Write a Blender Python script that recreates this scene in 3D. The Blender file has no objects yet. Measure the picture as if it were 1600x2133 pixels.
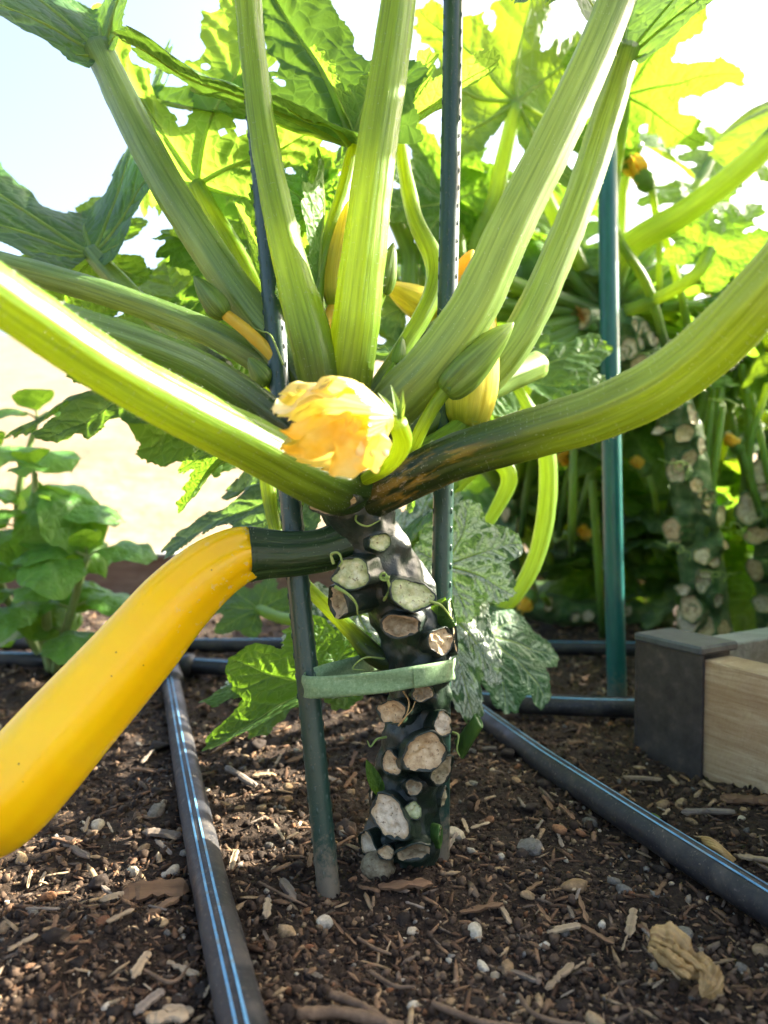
import bpy, math, random
import numpy as np
from mathutils import Vector, Matrix

random.seed(7)
rng = np.random.default_rng(7)
scene = bpy.context.scene

# ------------------------------------------------------------------ camera
F = 1556.0            # focal length in photo pixels (photo 1600 x 2133)
CAM_H = 0.27
HORIZON = 1000.0
PITCH = math.atan((1066.5 - HORIZON) / F)      # looking slightly down
cd = bpy.data.cameras.new('camera')
cam = bpy.data.objects.new('camera', cd)
scene.collection.objects.link(cam)
cam.location = (0, 0, CAM_H)
cam.rotation_euler = (math.pi / 2 - PITCH, 0, 0)
cd.sensor_fit = 'VERTICAL'
cd.sensor_height = 36.0
cd.lens = F / 2133.0 * 36.0
cd.clip_start = 0.01
cd.clip_end = 2000
cd.dof.use_dof = True
cd.dof.focus_distance = 0.52
cd.dof.aperture_fstop = 5.4
scene.camera = cam

# ------------------------------------------------------------------ light
SUN_AZ = math.radians(68)      # clockwise from +Y (towards +X)
SUN_EL = math.radians(30)
w = bpy.data.worlds.new('World'); scene.world = w
w.use_nodes = True
nt = w.node_tree
bg = nt.nodes['Background']
sky = nt.nodes.new('ShaderNodeTexSky')
sky.sky_type = 'NISHITA'
sky.sun_disc = False
sky.sun_elevation = SUN_EL
sky.sun_rotation = SUN_AZ
sky.dust_density = 6.0
sky.air_density = 0.8
sky.ozone_density = 0.4
nt.links.new(sky.outputs[0], bg.inputs[0])
bg.inputs[1].default_value = 0.105
sd = bpy.data.lights.new('sun', 'SUN')
sd.energy = 5.0
sd.angle = math.radians(0.6)
sd.color = (1.0, 0.92, 0.78)
sun = bpy.data.objects.new('sun', sd)
scene.collection.objects.link(sun)
to_sun = Vector((math.sin(SUN_AZ) * math.cos(SUN_EL), math.cos(SUN_AZ) * math.cos(SUN_EL), math.sin(SUN_EL)))
sun.rotation_euler = to_sun.to_track_quat('Z', 'Y').to_euler()
sun.location = (1, 1, 3)
scene.view_settings.view_transform = 'Standard'
scene.view_settings.look = 'None'
scene.view_settings.gamma = 1
scene.view_settings.exposure = 2.72
scene.cycles.use_denoising = True
scene.cycles.max_bounces = 8
scene.cycles.use_adaptive_sampling = True
scene.cycles.adaptive_threshold = .03
scene.cycles.transmission_bounces = 6
scene.cycles.diffuse_bounces = 4
scene.cycles.sample_clamp_indirect = 8

# ------------------------------------------------------------------ helpers
CP, SP = math.cos(PITCH), math.sin(PITCH)

def P(px, py, d):
    """photo pixel + forward distance (m) -> a place in the garden"""
    u = (px - 800.0) / F * d
    v = (1066.5 - py) / F * d
    return Vector((u, d * CP + v * SP, CAM_H - d * SP + v * CP))

def G(px, py, z=0.0):
    u = (px - 800.0) / F; v = (1066.5 - py) / F
    dz = -SP + v * CP
    d = (z - CAM_H) / dz
    return P(px, py, d)

def S(wpx, d):
    return wpx * d / F

def hash3(ix, iy, iz, seed):
    h = (ix.astype(np.int64) * 374761393 + iy.astype(np.int64) * 668265263 + iz.astype(np.int64) * 2147483647 + seed * 974634777) & 0xFFFFFFFF
    h = ((h ^ (h >> 13)) * 1274126177) & 0xFFFFFFFF
    h = (h ^ (h >> 16)) & 0xFFFFFFFF
    return h / 4294967295.0

def vnoise(p, seed=0):
    """smooth value noise in -1..1, p (N,3)"""
    p = np.asarray(p, float)
    i = np.floor(p).astype(np.int64); f = p - i
    f = f * f * (3 - 2 * f)
    r = 0
    for dx in (0, 1):
        for dy in (0, 1):
            for dz in (0, 1):
                wgt = (f[:, 0] if dx else 1 - f[:, 0]) * (f[:, 1] if dy else 1 - f[:, 1]) * (f[:, 2] if dz else 1 - f[:, 2])
                r = r + wgt * hash3(i[:, 0] + dx, i[:, 1] + dy, i[:, 2] + dz, seed)
    return r * 2 - 1

def fbm(p, oct=3, seed=0):
    a, s, r = 1.0, 1.0, 0
    for k in range(oct):
        r = r + a * vnoise(p * s, seed + k * 17); a *= .5; s *= 2.03
    return r

ORG = {}

def make_mesh(name, V, Fc, attrs=None, smooth=True):
    V = np.asarray(V, dtype=np.float32).reshape(-1, 3)
    me = bpy.data.meshes.new(name)
    if isinstance(Fc, np.ndarray):
        k = Fc.shape[1]; nf = len(Fc)
        me.vertices.add(len(V)); me.vertices.foreach_set('co', V.ravel())
        me.loops.add(nf * k); me.loops.foreach_set('vertex_index', Fc.astype(np.int32).ravel())
        me.polygons.add(nf)
        me.polygons.foreach_set('loop_start', np.arange(0, nf * k, k, dtype=np.int32))
        me.update(calc_edges=True)
    else:
        me.from_pydata([tuple(v) for v in V], [], [tuple(int(i) for i in f) for f in Fc])
    if attrs:
        for k, a in attrs.items():
            a = np.asarray(a, dtype=np.float32)
            if a.ndim == 1:
                at = me.attributes.new(k, 'FLOAT', 'POINT'); at.data.foreach_set('value', a)
            else:
                at = me.attributes.new(k, 'FLOAT_VECTOR', 'POINT'); at.data.foreach_set('vector', a.ravel())
    if smooth:
        me.polygons.foreach_set('use_smooth', np.ones(len(me.polygons), dtype=bool))
    me.validate()
    me.update()
    return me

def link(name, me, mat=None, parent=None, loc=(0, 0, 0)):
    o = bpy.data.objects.new(name, me)
    scene.collection.objects.link(o)
    if mat is not None and me is not None:
        me.materials.clear() if len(me.materials) else None
        me.materials.append(mat)
    o.location = loc
    if parent is not None:
        o.parent = parent
    return o

def part(name, V, Fc, mat, parent=None, attrs=None, smooth=True, label=None, kind=None):
    """mesh object from WORLD coordinates; its origin is its parent's origin"""
    org = ORG.get(parent.name, Vector((0, 0, 0))) if parent is not None else Vector((0, 0, 0))
    V = np.asarray(V, float).reshape(-1, 3)
    if parent is None:
        org = Vector((float(V[:, 0].mean()), float(V[:, 1].mean()), float(V[:, 2].min())))
    me = make_mesh(name, V - np.array(org), Fc, attrs, smooth)
    o = link(name, me, mat, parent)
    if parent is None:
        o.location = org
    ORG[o.name] = org
    if label: o['label'] = label
    if kind: o['kind'] = kind
    return o

def thing(name, label, cat, loc, group=None, kind=None):
    o = link(name, None, None, None, loc)
    o.empty_display_size = 0.02
    ORG[o.name] = Vector(loc)
    return tag(o, label, cat, group, kind)

def tag(o, label=None, cat=None, group=None, kind=None):
    if label: o['label'] = label
    if cat: o['category'] = cat
    if group: o['group'] = group
    if kind: o['kind'] = kind
    return o

def spline(pts, m):
    """Catmull-Rom through rows of pts (any width), m samples"""
    p = np.asarray(pts, float)
    if len(p) == 2:
        t = np.linspace(0, 1, m)[:, None]
        return p[0] * (1 - t) + p[1] * t
    q = np.vstack([2 * p[0] - p[1], p, 2 * p[-1] - p[-2]])
    n = len(p) - 1
    seg = np.linalg.norm(np.diff(p[:, :3], axis=0), axis=1) ** .7 + 1e-9
    cum = np.concatenate([[0], np.cumsum(seg)])
    t = np.linspace(0, cum[-1], m)
    i = np.clip(np.searchsorted(cum, t, side='right') - 1, 0, n - 1)
    u = ((t - cum[i]) / seg[i])[:, None]
    a, b, c, d = q[i], q[i + 1], q[i + 2], q[i + 3]
    return .5 * ((2 * b) + (-a + c) * u + (2 * a - 5 * b + 4 * c - d) * u ** 2 + (-a + 3 * b - 3 * c + d) * u ** 3)

def frames(C):
    T = np.gradient(C, axis=0); T /= np.linalg.norm(T, axis=1)[:, None] + 1e-12
    up = np.array([0, 0, 1.0]) if abs(T[0][2]) < .8 else np.array([0, -1.0, 0])
    n = up - T[0] * up.dot(T[0]); n /= np.linalg.norm(n)
    Ns = [n]
    for i in range(1, len(C)):
        n = Ns[-1] - T[i] * Ns[-1].dot(T[i]); n /= np.linalg.norm(n) + 1e-12
        Ns.append(n)
    N = np.array(Ns)
    return T, N, np.cross(T, N)

def grid_faces(rows, cols, closed):
    r = np.arange(rows - 1)[:, None]; c = np.arange(cols if closed else cols - 1)[None, :]
    c2 = (c + 1) % cols
    a = r * cols + c; b = r * cols + c2; d = (r + 1) * cols + c; e = (r + 1) * cols + c2
    return np.stack([a, b, e, d], axis=-1).reshape(-1, 4)

def tube_data(pts, rad, n=24, m=40, ridge=0.0, bump=0.0, bscale=60, seed=0, caps=True, flat=1.0, rings=None):
    """pts (k,3), rad (k,) -> V, F, attrs. ridge: depth of lengthwise ribs"""
    pr = np.hstack([np.asarray(pts, float), np.asarray(rad, float)[:, None]])
    s = spline(pr, m)
    C, R = s[:, :3], np.maximum(s[:, 3], 1e-5)
    T, N, B = frames(C)
    a = np.linspace(0, 2 * math.pi, n, endpoint=False)
    ph = seed * 1.7
    prof = 1 + ridge * (.6 * np.cos(5 * a + ph) + .3 * np.cos(9 * a + 2 * ph) + .25 * np.cos(16 * a + ph * 3))
    rr = R[:, None] * prof[None, :]
    V = C[:, None, :] + (N[:, None, :] * np.cos(a)[None, :, None] + B[:, None, :] * np.sin(a)[None, :, None] * flat) * rr[..., None]
    L = np.concatenate([[0], np.cumsum(np.linalg.norm(np.diff(C, axis=0), axis=1))])
    tc = np.stack([np.broadcast_to(np.cos(a), rr.shape), np.broadcast_to(np.sin(a), rr.shape),
                   np.broadcast_to((L / max(R.mean(), 1e-5))[:, None], rr.shape)], axis=-1)
    vv = np.broadcast_to(np.linspace(0, 1, m)[:, None], rr.shape)
    V = V.reshape(-1, 3)
    if bump:
        V = V + (V - np.repeat(C, n, 0)) / R.repeat(n)[:, None] * (fbm(V * bscale, 3, seed) * bump)[:, None]
    Fc = grid_faces(m, n, True)
    tc = tc.reshape(-1, 3); vv = vv.ravel()
    if caps:
        k = len(V)
        V = np.vstack([V, C[0] - T[0] * R[0] * .25, C[-1] + T[-1] * R[-1] * .25])
        tc = np.vstack([tc, [0, 0, 0], [0, 0, tc[-1, 2]]]); vv = np.concatenate([vv, [0, 1]])
        j = np.arange(n); j2 = (j + 1) % n
        f0 = np.stack([np.full(n, k), j2, j, j], -1)
        e = (m - 1) * n
        f1 = np.stack([np.full(n, k + 1), e + j, e + j2, e + j2], -1)
        tri = [tuple(x[:3]) for x in f0] + [tuple(x[:3]) for x in f1]
        Fc = [tuple(x) for x in Fc] + tri
    return V, Fc, {'tc': tc, 'along': vv}

def join(parts):
    """list of (V,F) -> one"""
    Vs, Fs, k = [], [], 0
    for V, Fc in parts:
        V = np.asarray(V, float)
        Vs.append(V)
        Fs += [tuple(int(i) + k for i in f) for f in Fc]
        k += len(V)
    return np.vstack(Vs), Fs

def boxdata(c, ax, ay, az, hx, hy, hz, bev=0.0):
    """bevelled box, axes ax ay az, half sizes"""
    c = np.array(c, float); A = [np.array(ax, float), np.array(ay, float), np.array(az, float)]
    H = [hx, hy, hz]
    pts, idx = [], {}
    for sx in (-1, 1):
        for sy in (-1, 1):
            for sz in (-1, 1):
                s = (sx, sy, sz)
                for k in range(3):
                    v = c.copy()
                    for q in range(3):
                        v = v + A[q] * s[q] * (H[q] - (0 if q == k else bev))
                    idx[(s, k)] = len(pts); pts.append(v)
    fs = []
    for k in range(3):
        for sg in (-1, 1):
            o = [q for q in range(3) if q != k]
            ring = []
            for (u, v) in ((-1, -1), (1, -1), (1, 1), (-1, 1)):
                s = [0, 0, 0]; s[k] = sg; s[o[0]] = u; s[o[1]] = v
                ring.append(idx[(tuple(s), k)])
            fs.append(ring)
    if bev > 0:
        for k in range(3):       # edges parallel to axis k
            o = [q for q in range(3) if q != k]
            for u in (-1, 1):
                for v in (-1, 1):
                    def sv(w_):
                        s = [0, 0, 0]; s[k] = w_; s[o[0]] = u; s[o[1]] = v
                        return tuple(s)
                    fs.append([idx[(sv(-1), o[0])], idx[(sv(1), o[0])], idx[(sv(1), o[1])], idx[(sv(-1), o[1])]])
        for sx in (-1, 1):
            for sy in (-1, 1):
                for sz in (-1, 1):
                    s = (sx, sy, sz); fs.append([idx[(s, 0)], idx[(s, 1)], idx[(s, 2)]])
    # orient outward
    out = []
    P_ = np.array(pts)
    for f in fs:
        q = P_[list(f)]
        nrm = np.cross(q[1] - q[0], q[2] - q[0])
        out.append(f if nrm.dot(q.mean(0) - c) > 0 else f[::-1])
    return P_, out

# ------------------------------------------------------------------ materials
def new_mat(name):
    m = bpy.data.materials.new(name); m.use_nodes = True
    t = m.node_tree
    b = t.nodes['Principled BSDF']
    return m, t, b

class NB:
    """tiny node builder"""
    def __init__(s, tree): s.t = tree
    def n(s, typ, **kw):
        nd = s.t.nodes.new(typ)
        for k, v in kw.items(): setattr(nd, k, v)
        return nd
    def l(s, a, b): s.t.links.new(a, b)
    def attr(s, name):
        nd = s.n('ShaderNodeAttribute'); nd.attribute_name = name; return nd
    def coord(s, which='Object'):
        return s.n('ShaderNodeTexCoord').outputs[which]
    def noise(s, vec, scale, detail=3, rough=.55, dist=0):
        nd = s.n('ShaderNodeTexNoise'); nd.inputs['Scale'].default_value = scale
        nd.inputs['Detail'].default_value = detail; nd.inputs['Roughness'].default_value = rough
        nd.inputs['Distortion'].default_value = dist
        if vec is not None: s.l(vec, nd.inputs['Vector'])
        return nd.outputs['Fac']
    def voro(s, vec, scale, feature='DISTANCE_TO_EDGE', rand=1.0):
        nd = s.n('ShaderNodeTexVoronoi'); nd.feature = feature
        nd.inputs['Scale'].default_value = scale
        nd.inputs['Randomness'].default_value = rand
        if vec is not None: s.l(vec, nd.inputs['Vector'])
        return nd.outputs['Distance']
    def ramp(s, fac, stops):
        nd = s.n('ShaderNodeValToRGB'); cr = nd.color_ramp
        while len(cr.elements) < len(stops): cr.elements.new(.5)
        for e, (p, c) in zip(cr.elements, stops):
            e.position = p
            e.color = (c, c, c, 1) if isinstance(c, (int, float)) else (*c, 1)
        s.l(fac, nd.inputs[0]); return nd.outputs[0]
    def mix(s, fac, a, b, mode='MIX'):
        nd = s.n('ShaderNodeMix'); nd.data_type = 'RGBA'; nd.blend_type = mode
        for val, inp in ((fac, nd.inputs[0]), (a, nd.inputs[6]), (b, nd.inputs[7])):
            if hasattr(val, 'is_linked') or hasattr(val, 'links'): s.l(val, inp)
            elif isinstance(val, (int, float)): inp.default_value = val if inp == nd.inputs[0] else (val, val, val, 1)
            else: inp.default_value = (*val, 1)
        return nd.outputs[2]
    def math(s, op, a, b=None, clamp=False):
        nd = s.n('ShaderNodeMath'); nd.operation = op; nd.use_clamp = clamp
        for val, inp in ((a, nd.inputs[0]), (b, nd.inputs[1])):
            if val is None: continue
            if isinstance(val, (int, float)): inp.default_value = val
            else: s.l(val, inp)
        return nd.outputs[0]
    def mapv(s, vec, scale=(1, 1, 1), loc=(0, 0, 0)):
        nd = s.n('ShaderNodeMapping'); nd.inputs['Scale'].default_value = scale
        nd.inputs['Location'].default_value = loc
        s.l(vec, nd.inputs['Vector']); return nd.outputs[0]
    def bump(s, h, strength=.3, dist=.002, normal=None):
        nd = s.n('ShaderNodeBump'); nd.inputs['Strength'].default_value = strength
        nd.inputs['Distance'].default_value = dist
        s.l(h, nd.inputs['Height'])
        if normal is not None: s.l(normal, nd.inputs['Normal'])
        return nd.outputs[0]

def add_translucent(nb, b, col, fac, normal=None):
    tr = nb.n('ShaderNodeBsdfTranslucent')
    if hasattr(col, 'links'): nb.l(col, tr.inputs[0])
    else: tr.inputs[0].default_value = (*col, 1)
    if normal is not None: nb.l(normal, tr.inputs['Normal'])
    mx = nb.n('ShaderNodeMixShader'); mx.inputs[0].default_value = fac
    nb.l(b.outputs[0], mx.inputs[1]); nb.l(tr.outputs[0], mx.inputs[2])
    out = [n for n in nb.t.nodes if n.type == 'OUTPUT_MATERIAL'][0]
    nb.l(mx.outputs[0], out.inputs[0])

def leaf_material(name, dark, light, veincol, trans, tfac=.45, mottle=0.0, mottlecol=(.52, .57, .46), rough=.5, net=55.0, coat_noise=1.0):
    m, t, b = new_mat(name); nb = NB(t)
    co = nb.attr('leafco').outputs['Vector']
    vein = nb.attr('vein').outputs['Fac']
    n1 = nb.noise(co, 5, 3)
    base = nb.mix(nb.ramp(n1, [(.35, 0.0), (.65, 1.0)]), dark, light)
    cells = nb.voro(co, net * .28, rand=1.0)
    netl = nb.ramp(cells, [(0.0, 1.0), (.07, 0.0)])
    base = nb.mix(nb.math('MULTIPLY', netl, .35), base, veincol)
    if mottle:
        nz = nb.noise(co, 9, 4, .6, .6)
        near = nb.attr('near').outputs['Fac']
        mk = nb.math('ADD', nb.math('MULTIPLY', near, .55), nb.math('MULTIPLY', nz, 1.0))
        mk = nb.ramp(mk, [(.76 - .28 * mottle, 0.0), (.84 - .28 * mottle, 1.0)])
        inner = nb.ramp(cells, [(0.03, .45), (.10, 1.0)])
        mk = nb.math('MULTIPLY', nb.math('MULTIPLY', mk, inner), .9)
        base = nb.mix(mk, base, mottlecol)
    base = nb.mix(nb.math('MULTIPLY', vein, .8), base, veincol)
    nb.l(base, b.inputs['Base Color'])
    b.inputs['Roughness'].default_value = rough
    b.inputs['Specular IOR Level'].default_value = .28
    h = nb.math('ADD', nb.math('MULTIPLY', nb.ramp(cells, [(0, 0.0), (.25, 1.0)]), .6), nb.math('MULTIPLY', nb.noise(co, 40, 2), .4))
    h = nb.math('SUBTRACT', h, nb.math('MULTIPLY', vein, .6))
    nrm = nb.bump(h, .45, .003)
    nb.l(nrm, b.inputs['Normal'])
    tcol = nb.mix(nb.math('MULTIPLY', vein, .5), trans, tuple(min(1, c * 1.1) for c in trans))
    tcol = nb.mix(nb.math('MULTIPLY', netl, .25), tcol, tuple(min(1, c * 1.3) for c in trans))
    add_translucent(nb, b, tcol, tfac, nrm)
    return m

def petiole_material(name, c0, c1, cbase, tfac=.25, trans=(.55, .72, .08), rough=.34, base_len=.22, streak=1.0, stain=False):
    m, t, b = new_mat(name); nb = NB(t)
    tc = nb.attr('tc').outputs['Vector']
    al = nb.attr('along').outputs['Fac']
    st = nb.noise(nb.mapv(tc, (1, 1, .02)), 7.5, 3, .6)
    st2 = nb.noise(nb.mapv(tc, (1, 1, .09)), 3.0, 2, .5)
    col = nb.mix(nb.ramp(st, [(.30, 0.1), (.70, .95)]), c0, c1)
    col = nb.mix(nb.ramp(st2, [(.45, 0.0), (.75, .45 * streak)]), col, tuple(min(1, x * 1.6 + .03) for x in c1))
    bs = nb.ramp(nb.math('ADD', al, nb.math('MULTIPLY', nb.noise(nb.mapv(tc, (1, 1, .15)), 2.5, 2), .15)),
                 [(base_len * .4 + .06, 1.0), (base_len + .1, 0.0)])
    col = nb.mix(bs, col, cbase)
    if stain:
        zn = nb.math('MULTIPLY', nb.ramp(al, [(.08, 0.0), (.13, 1.0), (.22, 1.0), (.30, 0.0)]), nb.ramp(nb.noise(nb.mapv(tc, (1, 1, .25)), 1.6, 4, .7), [(.50, 0.0), (.60, .8)]))
        col = nb.mix(zn, col, (.34, .22, .03))
        sc = nb.math('MULTIPLY', nb.ramp(al, [(.03, 0.0), (.06, 1.0), (.16, 1.0), (.20, 0.0)]), nb.ramp(nb.noise(nb.mapv(tc, (1, 1, .6)), 3.5, 5, .75), [(.58, 0.0), (.62, .7)]))
        col = nb.mix(sc, col, (.40, .36, .26))
    sp = nb.voro(nb.mapv(tc, (1, 1, .9)), 4.0, 'F1')
    spk = nb.ramp(sp, [(.05, 1.0), (.09, 0.0)])
    col = nb.mix(nb.math('MULTIPLY', spk, .6), col, (.62, .68, .5))
    nb.l(col, b.inputs['Base Color'])
    b.inputs['Roughness'].default_value = rough
    b.inputs['Specular IOR Level'].default_value = .5
    h = nb.math('ADD', st, nb.math('MULTIPLY', spk, .8))
    nrm = nb.bump(h, .35, .0015)
    nb.l(nrm, b.inputs['Normal'])
    tcol = nb.mix(nb.ramp(st, [(.35, 0.0), (.65, 1.0)]), tuple(x * .6 for x in trans), trans)
    tcol = nb.mix(nb.math('MULTIPLY', bs, .8), tcol, (.02, .04, .005))
    add_translucent(nb, b, tcol, tfac, nrm)
    return m

def simple_material(name, stops, scale=20, rough=.6, bump=.3, bdist=.002, coord='Object', detail=4, spec=.4, stretch=(1, 1, 1), bscale=None, trans=None, tfac=.3):
    m, t, b = new_mat(name); nb = NB(t)
    co = nb.mapv(nb.coord(coord), stretch)
    nz = nb.noise(co, scale, detail, .6)
    col = nb.ramp(nz, stops)
    nb.l(col, b.inputs['Base Color'])
    b.inputs['Roughness'].default_value = rough
    b.inputs['Specular IOR Level'].default_value = spec
    h = nb.noise(co, bscale or scale * 2.5, 3)
    nrm = nb.bump(h, bump, bdist)
    nb.l(nrm, b.inputs['Normal'])
    if trans: add_translucent(nb, b, trans, tfac)
    return m

M = {}
M['leaf'] = leaf_material('leaf_green', (.030, .085, .018), (.055, .14, .028), (.20, .32, .10), (.26, .48, .025), .42)
M['leaf_dark_shade'] = leaf_material('leaf_dark_shade', (.024, .075, .014), (.042, .115, .022), (.16, .28, .08), (.20, .38, .03), .17)  # darker, less translucent copy of the leaf green, shade put into its colour
M['leaf_young'] = leaf_material('leaf_young', (.07, .16, .03), (.10, .22, .045), (.28, .42, .14), (.38, .60, .05), .45)
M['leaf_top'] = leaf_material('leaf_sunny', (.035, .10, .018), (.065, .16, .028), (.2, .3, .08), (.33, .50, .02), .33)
M['leaf_blue'] = leaf_material('leaf_bluish', (.045, .10, .06), (.085, .16, .10), (.25, .36, .22), (.22, .40, .05), .3, rough=.6)
M['leaf_mottled'] = leaf_material('leaf_mottled', (.028, .075, .028), (.045, .105, .04), (.10, .17, .08), (.16, .30, .05), .12, mottle=1.0)
M['leaf_fleck'] = leaf_material('leaf_flecked', (.025, .085, .03), (.045, .13, .045), (.20, .30, .18), (.16, .32, .05), .14, mottle=.45, mottlecol=(.26, .36, .24))
M['petiole'] = petiole_material('petiole_green', (.055, .15, .008), (.16, .30, .018), (.022, .05, .012), .42, trans=(.82, .94, .08))
M['petiole_grey'] = petiole_material('petiole_grey_green', (.075, .165, .038), (.19, .30, .085), (.03, .06, .02), .30, trans=(.78, .88, .18))
M['petiole_dark'] = petiole_material('petiole_dark', (.030, .085, .012), (.075, .16, .03), (.008, .016, .005), .26, base_len=.30, trans=(.75, .9, .08))
M['petiole_arm'] = petiole_material('petiole_arm', (.035, .10, .012), (.10, .20, .03), (.010, .026, .007), .27, base_len=.50, trans=(.85, .95, .06), stain=True)
M['petiole_front'] = petiole_material('petiole_front', (.06, .15, .014), (.16, .29, .03), (.030, .075, .014), .34, base_len=.20, trans=(.85, .95, .08))
M['blossom'] = petiole_material('blossom', (.70, .52, .02), (.82, .74, .12), (.45, .52, .05), .5, trans=(1.0, .88, .08), base_len=.15)
M['petiole_far'] = petiole_material('petiole_far', (.10, .22, .035), (.18, .33, .07), (.06, .14, .03), .45, trans=(.75, .9, .1))
M['rib'] = simple_material('leaf_rib', [(.3, (.18, .28, .07)), (.7, (.28, .40, .12))], 60, .5, .2, trans=(.8, .92, .2), tfac=.5)

def stem_material():
    m, t, b = new_mat('stem_dark'); nb = NB(t)
    co = nb.coord('Object')
    n1 = nb.noise(co, 38, 4, .6)
    col = nb.ramp(n1, [(.32, (.005, .013, .008)), (.47, (.012, .025, .016)), (.60, (.026, .036, .028)), (.75, (.058, .058, .052))])
    gr = nb.noise(co, 22, 3, .5)
    col = nb.mix(nb.ramp(gr, [(.56, 0.0), (.68, .8)]), col, (.025, .06, .018))
    hair = nb.noise(co, 900, 2, .7)
    col = nb.mix(nb.ramp(hair, [(.62, 0.0), (.76, .28)]), col, (.25, .25, .21))
    scar = nb.noise(co, 70, 5, .7, 1.0)
    col = nb.mix(nb.ramp(scar, [(.70, 0.0), (.73, .8)]), col, (.34, .28, .18))
    nb.l(col, b.inputs['Base Color'])
    b.inputs['Roughness'].default_value = .37
    b.inputs['Specular IOR Level'].default_value = .5
    h = nb.math('ADD', nb.noise(co, 120, 4, .6), nb.math('MULTIPLY', hair, .35))
    nb.l(nb.bump(h, .5, .002), b.inputs['Normal'])
    return m
M['stem'] = stem_material()
M['stem_far'] = simple_material('stem_far', [(.3, (.035, .085, .025)), (.5, (.09, .17, .06)), (.66, (.19, .24, .11)), (.78, (.40, .36, .20))], 60, .5, .5)

def cut_material(name, stops, rim, green=0.0):
    m, t, b = new_mat(name); nb = NB(t)
    co = nb.coord('Object')
    rad = nb.attr('rad').outputs['Fac']
    n1 = nb.noise(co, 180, 4, .65)
    col = nb.ramp(n1, stops)
    col = nb.mix(nb.ramp(nb.math('ADD', rad, nb.math('MULTIPLY', nb.noise(co, 260, 3), .25)), [(.80, 0.0), (.98, .9)]), col, rim)
    pit = nb.noise(co, 420, 2)
    col = nb.mix(nb.ramp(pit, [(.62, 0.0), (.70, .75)]), col, (.10, .055, .025))
    nb.l(col, b.inputs['Base Color'])
    b.inputs['Roughness'].default_value = .75
    nb.l(nb.bump(nb.math('ADD', n1, pit), .6, .0015), b.inputs['Normal'])
    return m
M['cut_tan'] = cut_material('cut_tan', [(.3, (.32, .20, .09)), (.5, (.56, .42, .23)), (.7, (.70, .58, .36))], (.42, .30, .16))
M['cut_green'] = cut_material('cut_green', [(.3, (.30, .36, .16)), (.5, (.48, .52, .28)), (.7, (.62, .64, .42))], (.24, .30, .10))
M['cut_brown'] = cut_material('cut_brown', [(.3, (.10, .07, .035)), (.5, (.20, .16, .09)), (.7, (.30, .27, .17))], (.40, .30, .17))
M['cut_grey'] = cut_material('cut_grey', [(.3, (.17, .14, .07)), (.5, (.31, .27, .15)), (.7, (.46, .42, .27))], (.45, .38, .24))
M['cut_white'] = cut_material('cut_white', [(.3, (.40, .31, .19)), (.5, (.62, .53, .37)), (.7, (.76, .68, .51))], (.45, .33, .17))
M['stub_green'] = simple_material('stub_green', [(.3, (.03, .085, .015)), (.7, (.09, .19, .035))], 60, .4, .3, stretch=(1, 1, .3))
M['tendril'] = simple_material('tendril', [(.3, (.22, .34, .08)), (.7, (.36, .46, .14))], 60, .5, .1, trans=(.5, .6, .12), tfac=.2)
M['tendril_dry'] = simple_material('tendril_dry', [(.3, (.35, .20, .07)), (.7, (.5, .34, .14))], 60, .6, .1)

def fruit_material():
    m, t, b = new_mat('fruit_yellow'); nb = NB(t)
    tc = nb.attr('tc').outputs['Vector']; al = nb.attr('along').outputs['Fac']
    co = nb.coord('Object')
    n1 = nb.noise(co, 9, 3)
    col = nb.ramp(n1, [(.3, (.88, .50, .001)), (.7, (.95, .63, .003))])
    fine = nb.noise(co, 260, 3)
    col = nb.mix(nb.ramp(fine, [(.5, 0.0), (.8, .15)]), col, (.90, .60, .01))
    dots = nb.voro(co, 75, 'F1')
    col = nb.mix(nb.ramp(dots, [(.035, .8), (.06, 0.0)]), col, (.25, .12, .01))
    # ragged pale scuff
    sc = nb.noise(co, 160, 4, .7)
    zone = nb.noise(co, 16, 1)
    scu = nb.math('MULTIPLY', nb.ramp(sc, [(.60, 0.0), (.64, 1.0)]), nb.ramp(zone, [(.58, 0.0), (.64, 1.0)]))
    col = nb.mix(nb.math('MULTIPLY', scu, .6), col, (.72, .55, .28))
    nb.l(col, b.inputs['Base Color'])
    b.inputs['Roughness'].default_value = .24
    b.inputs['Specular IOR Level'].default_value = .4
    b.inputs['Subsurface Weight'].default_value = .25
    b.inputs['Subsurface Radius'].default_value = (1, .5, .05)
    b.inputs['Subsurface Scale'].default_value = .006
    nb.l(nb.bump(nb.noise(co, 30, 2), .12, .004), b.inputs['Normal'])
    return m
M['fruit'] = fruit_material()

def fruitstem_material():
    m, t, b = new_mat('fruit_stem'); nb = NB(t)
    tc = nb.attr('tc').outputs['Vector']; al = nb.attr('along').outputs['Fac']
    st = nb.noise(nb.mapv(tc, (1, 1, .05)), 5, 4, .7)
    col = nb.ramp(st, [(.35, (.008, .028, .008)), (.6, (.022, .055, .014)), (.78, (.10, .17, .06))])
    edge = nb.math('ADD', al, nb.math('MULTIPLY', nb.noise(nb.mapv(tc, (1, 1, 0)), 3.2, 3, .7), .55))
    col = nb.mix(nb.ramp(edge, [(1.05, 0.0), (1.14, 1.0)]), col, (.78, .52, .02))
    nb.l(col, b.inputs['Base Color'])
    b.inputs['Roughness'].default_value = .4
    nb.l(nb.bump(st, .5, .002), b.inputs['Normal'])
    return m
M['fruit_stem'] = fruitstem_material()
M['ovary'] = simple_material('ovary_yellow', [(.3, (.62, .40, .03)), (.7, (.74, .56, .07))], 40, .4, .1, trans=(.8, .6, .05), tfac=.3)
M['petal'] = simple_material('petal_orange', [(.25, (.70, .38, .02)), (.5, (.82, .56, .05)), (.75, (.86, .70, .20))], 45, .55, .35, .003, trans=(.9, .52, .03), tfac=.4)
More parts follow.
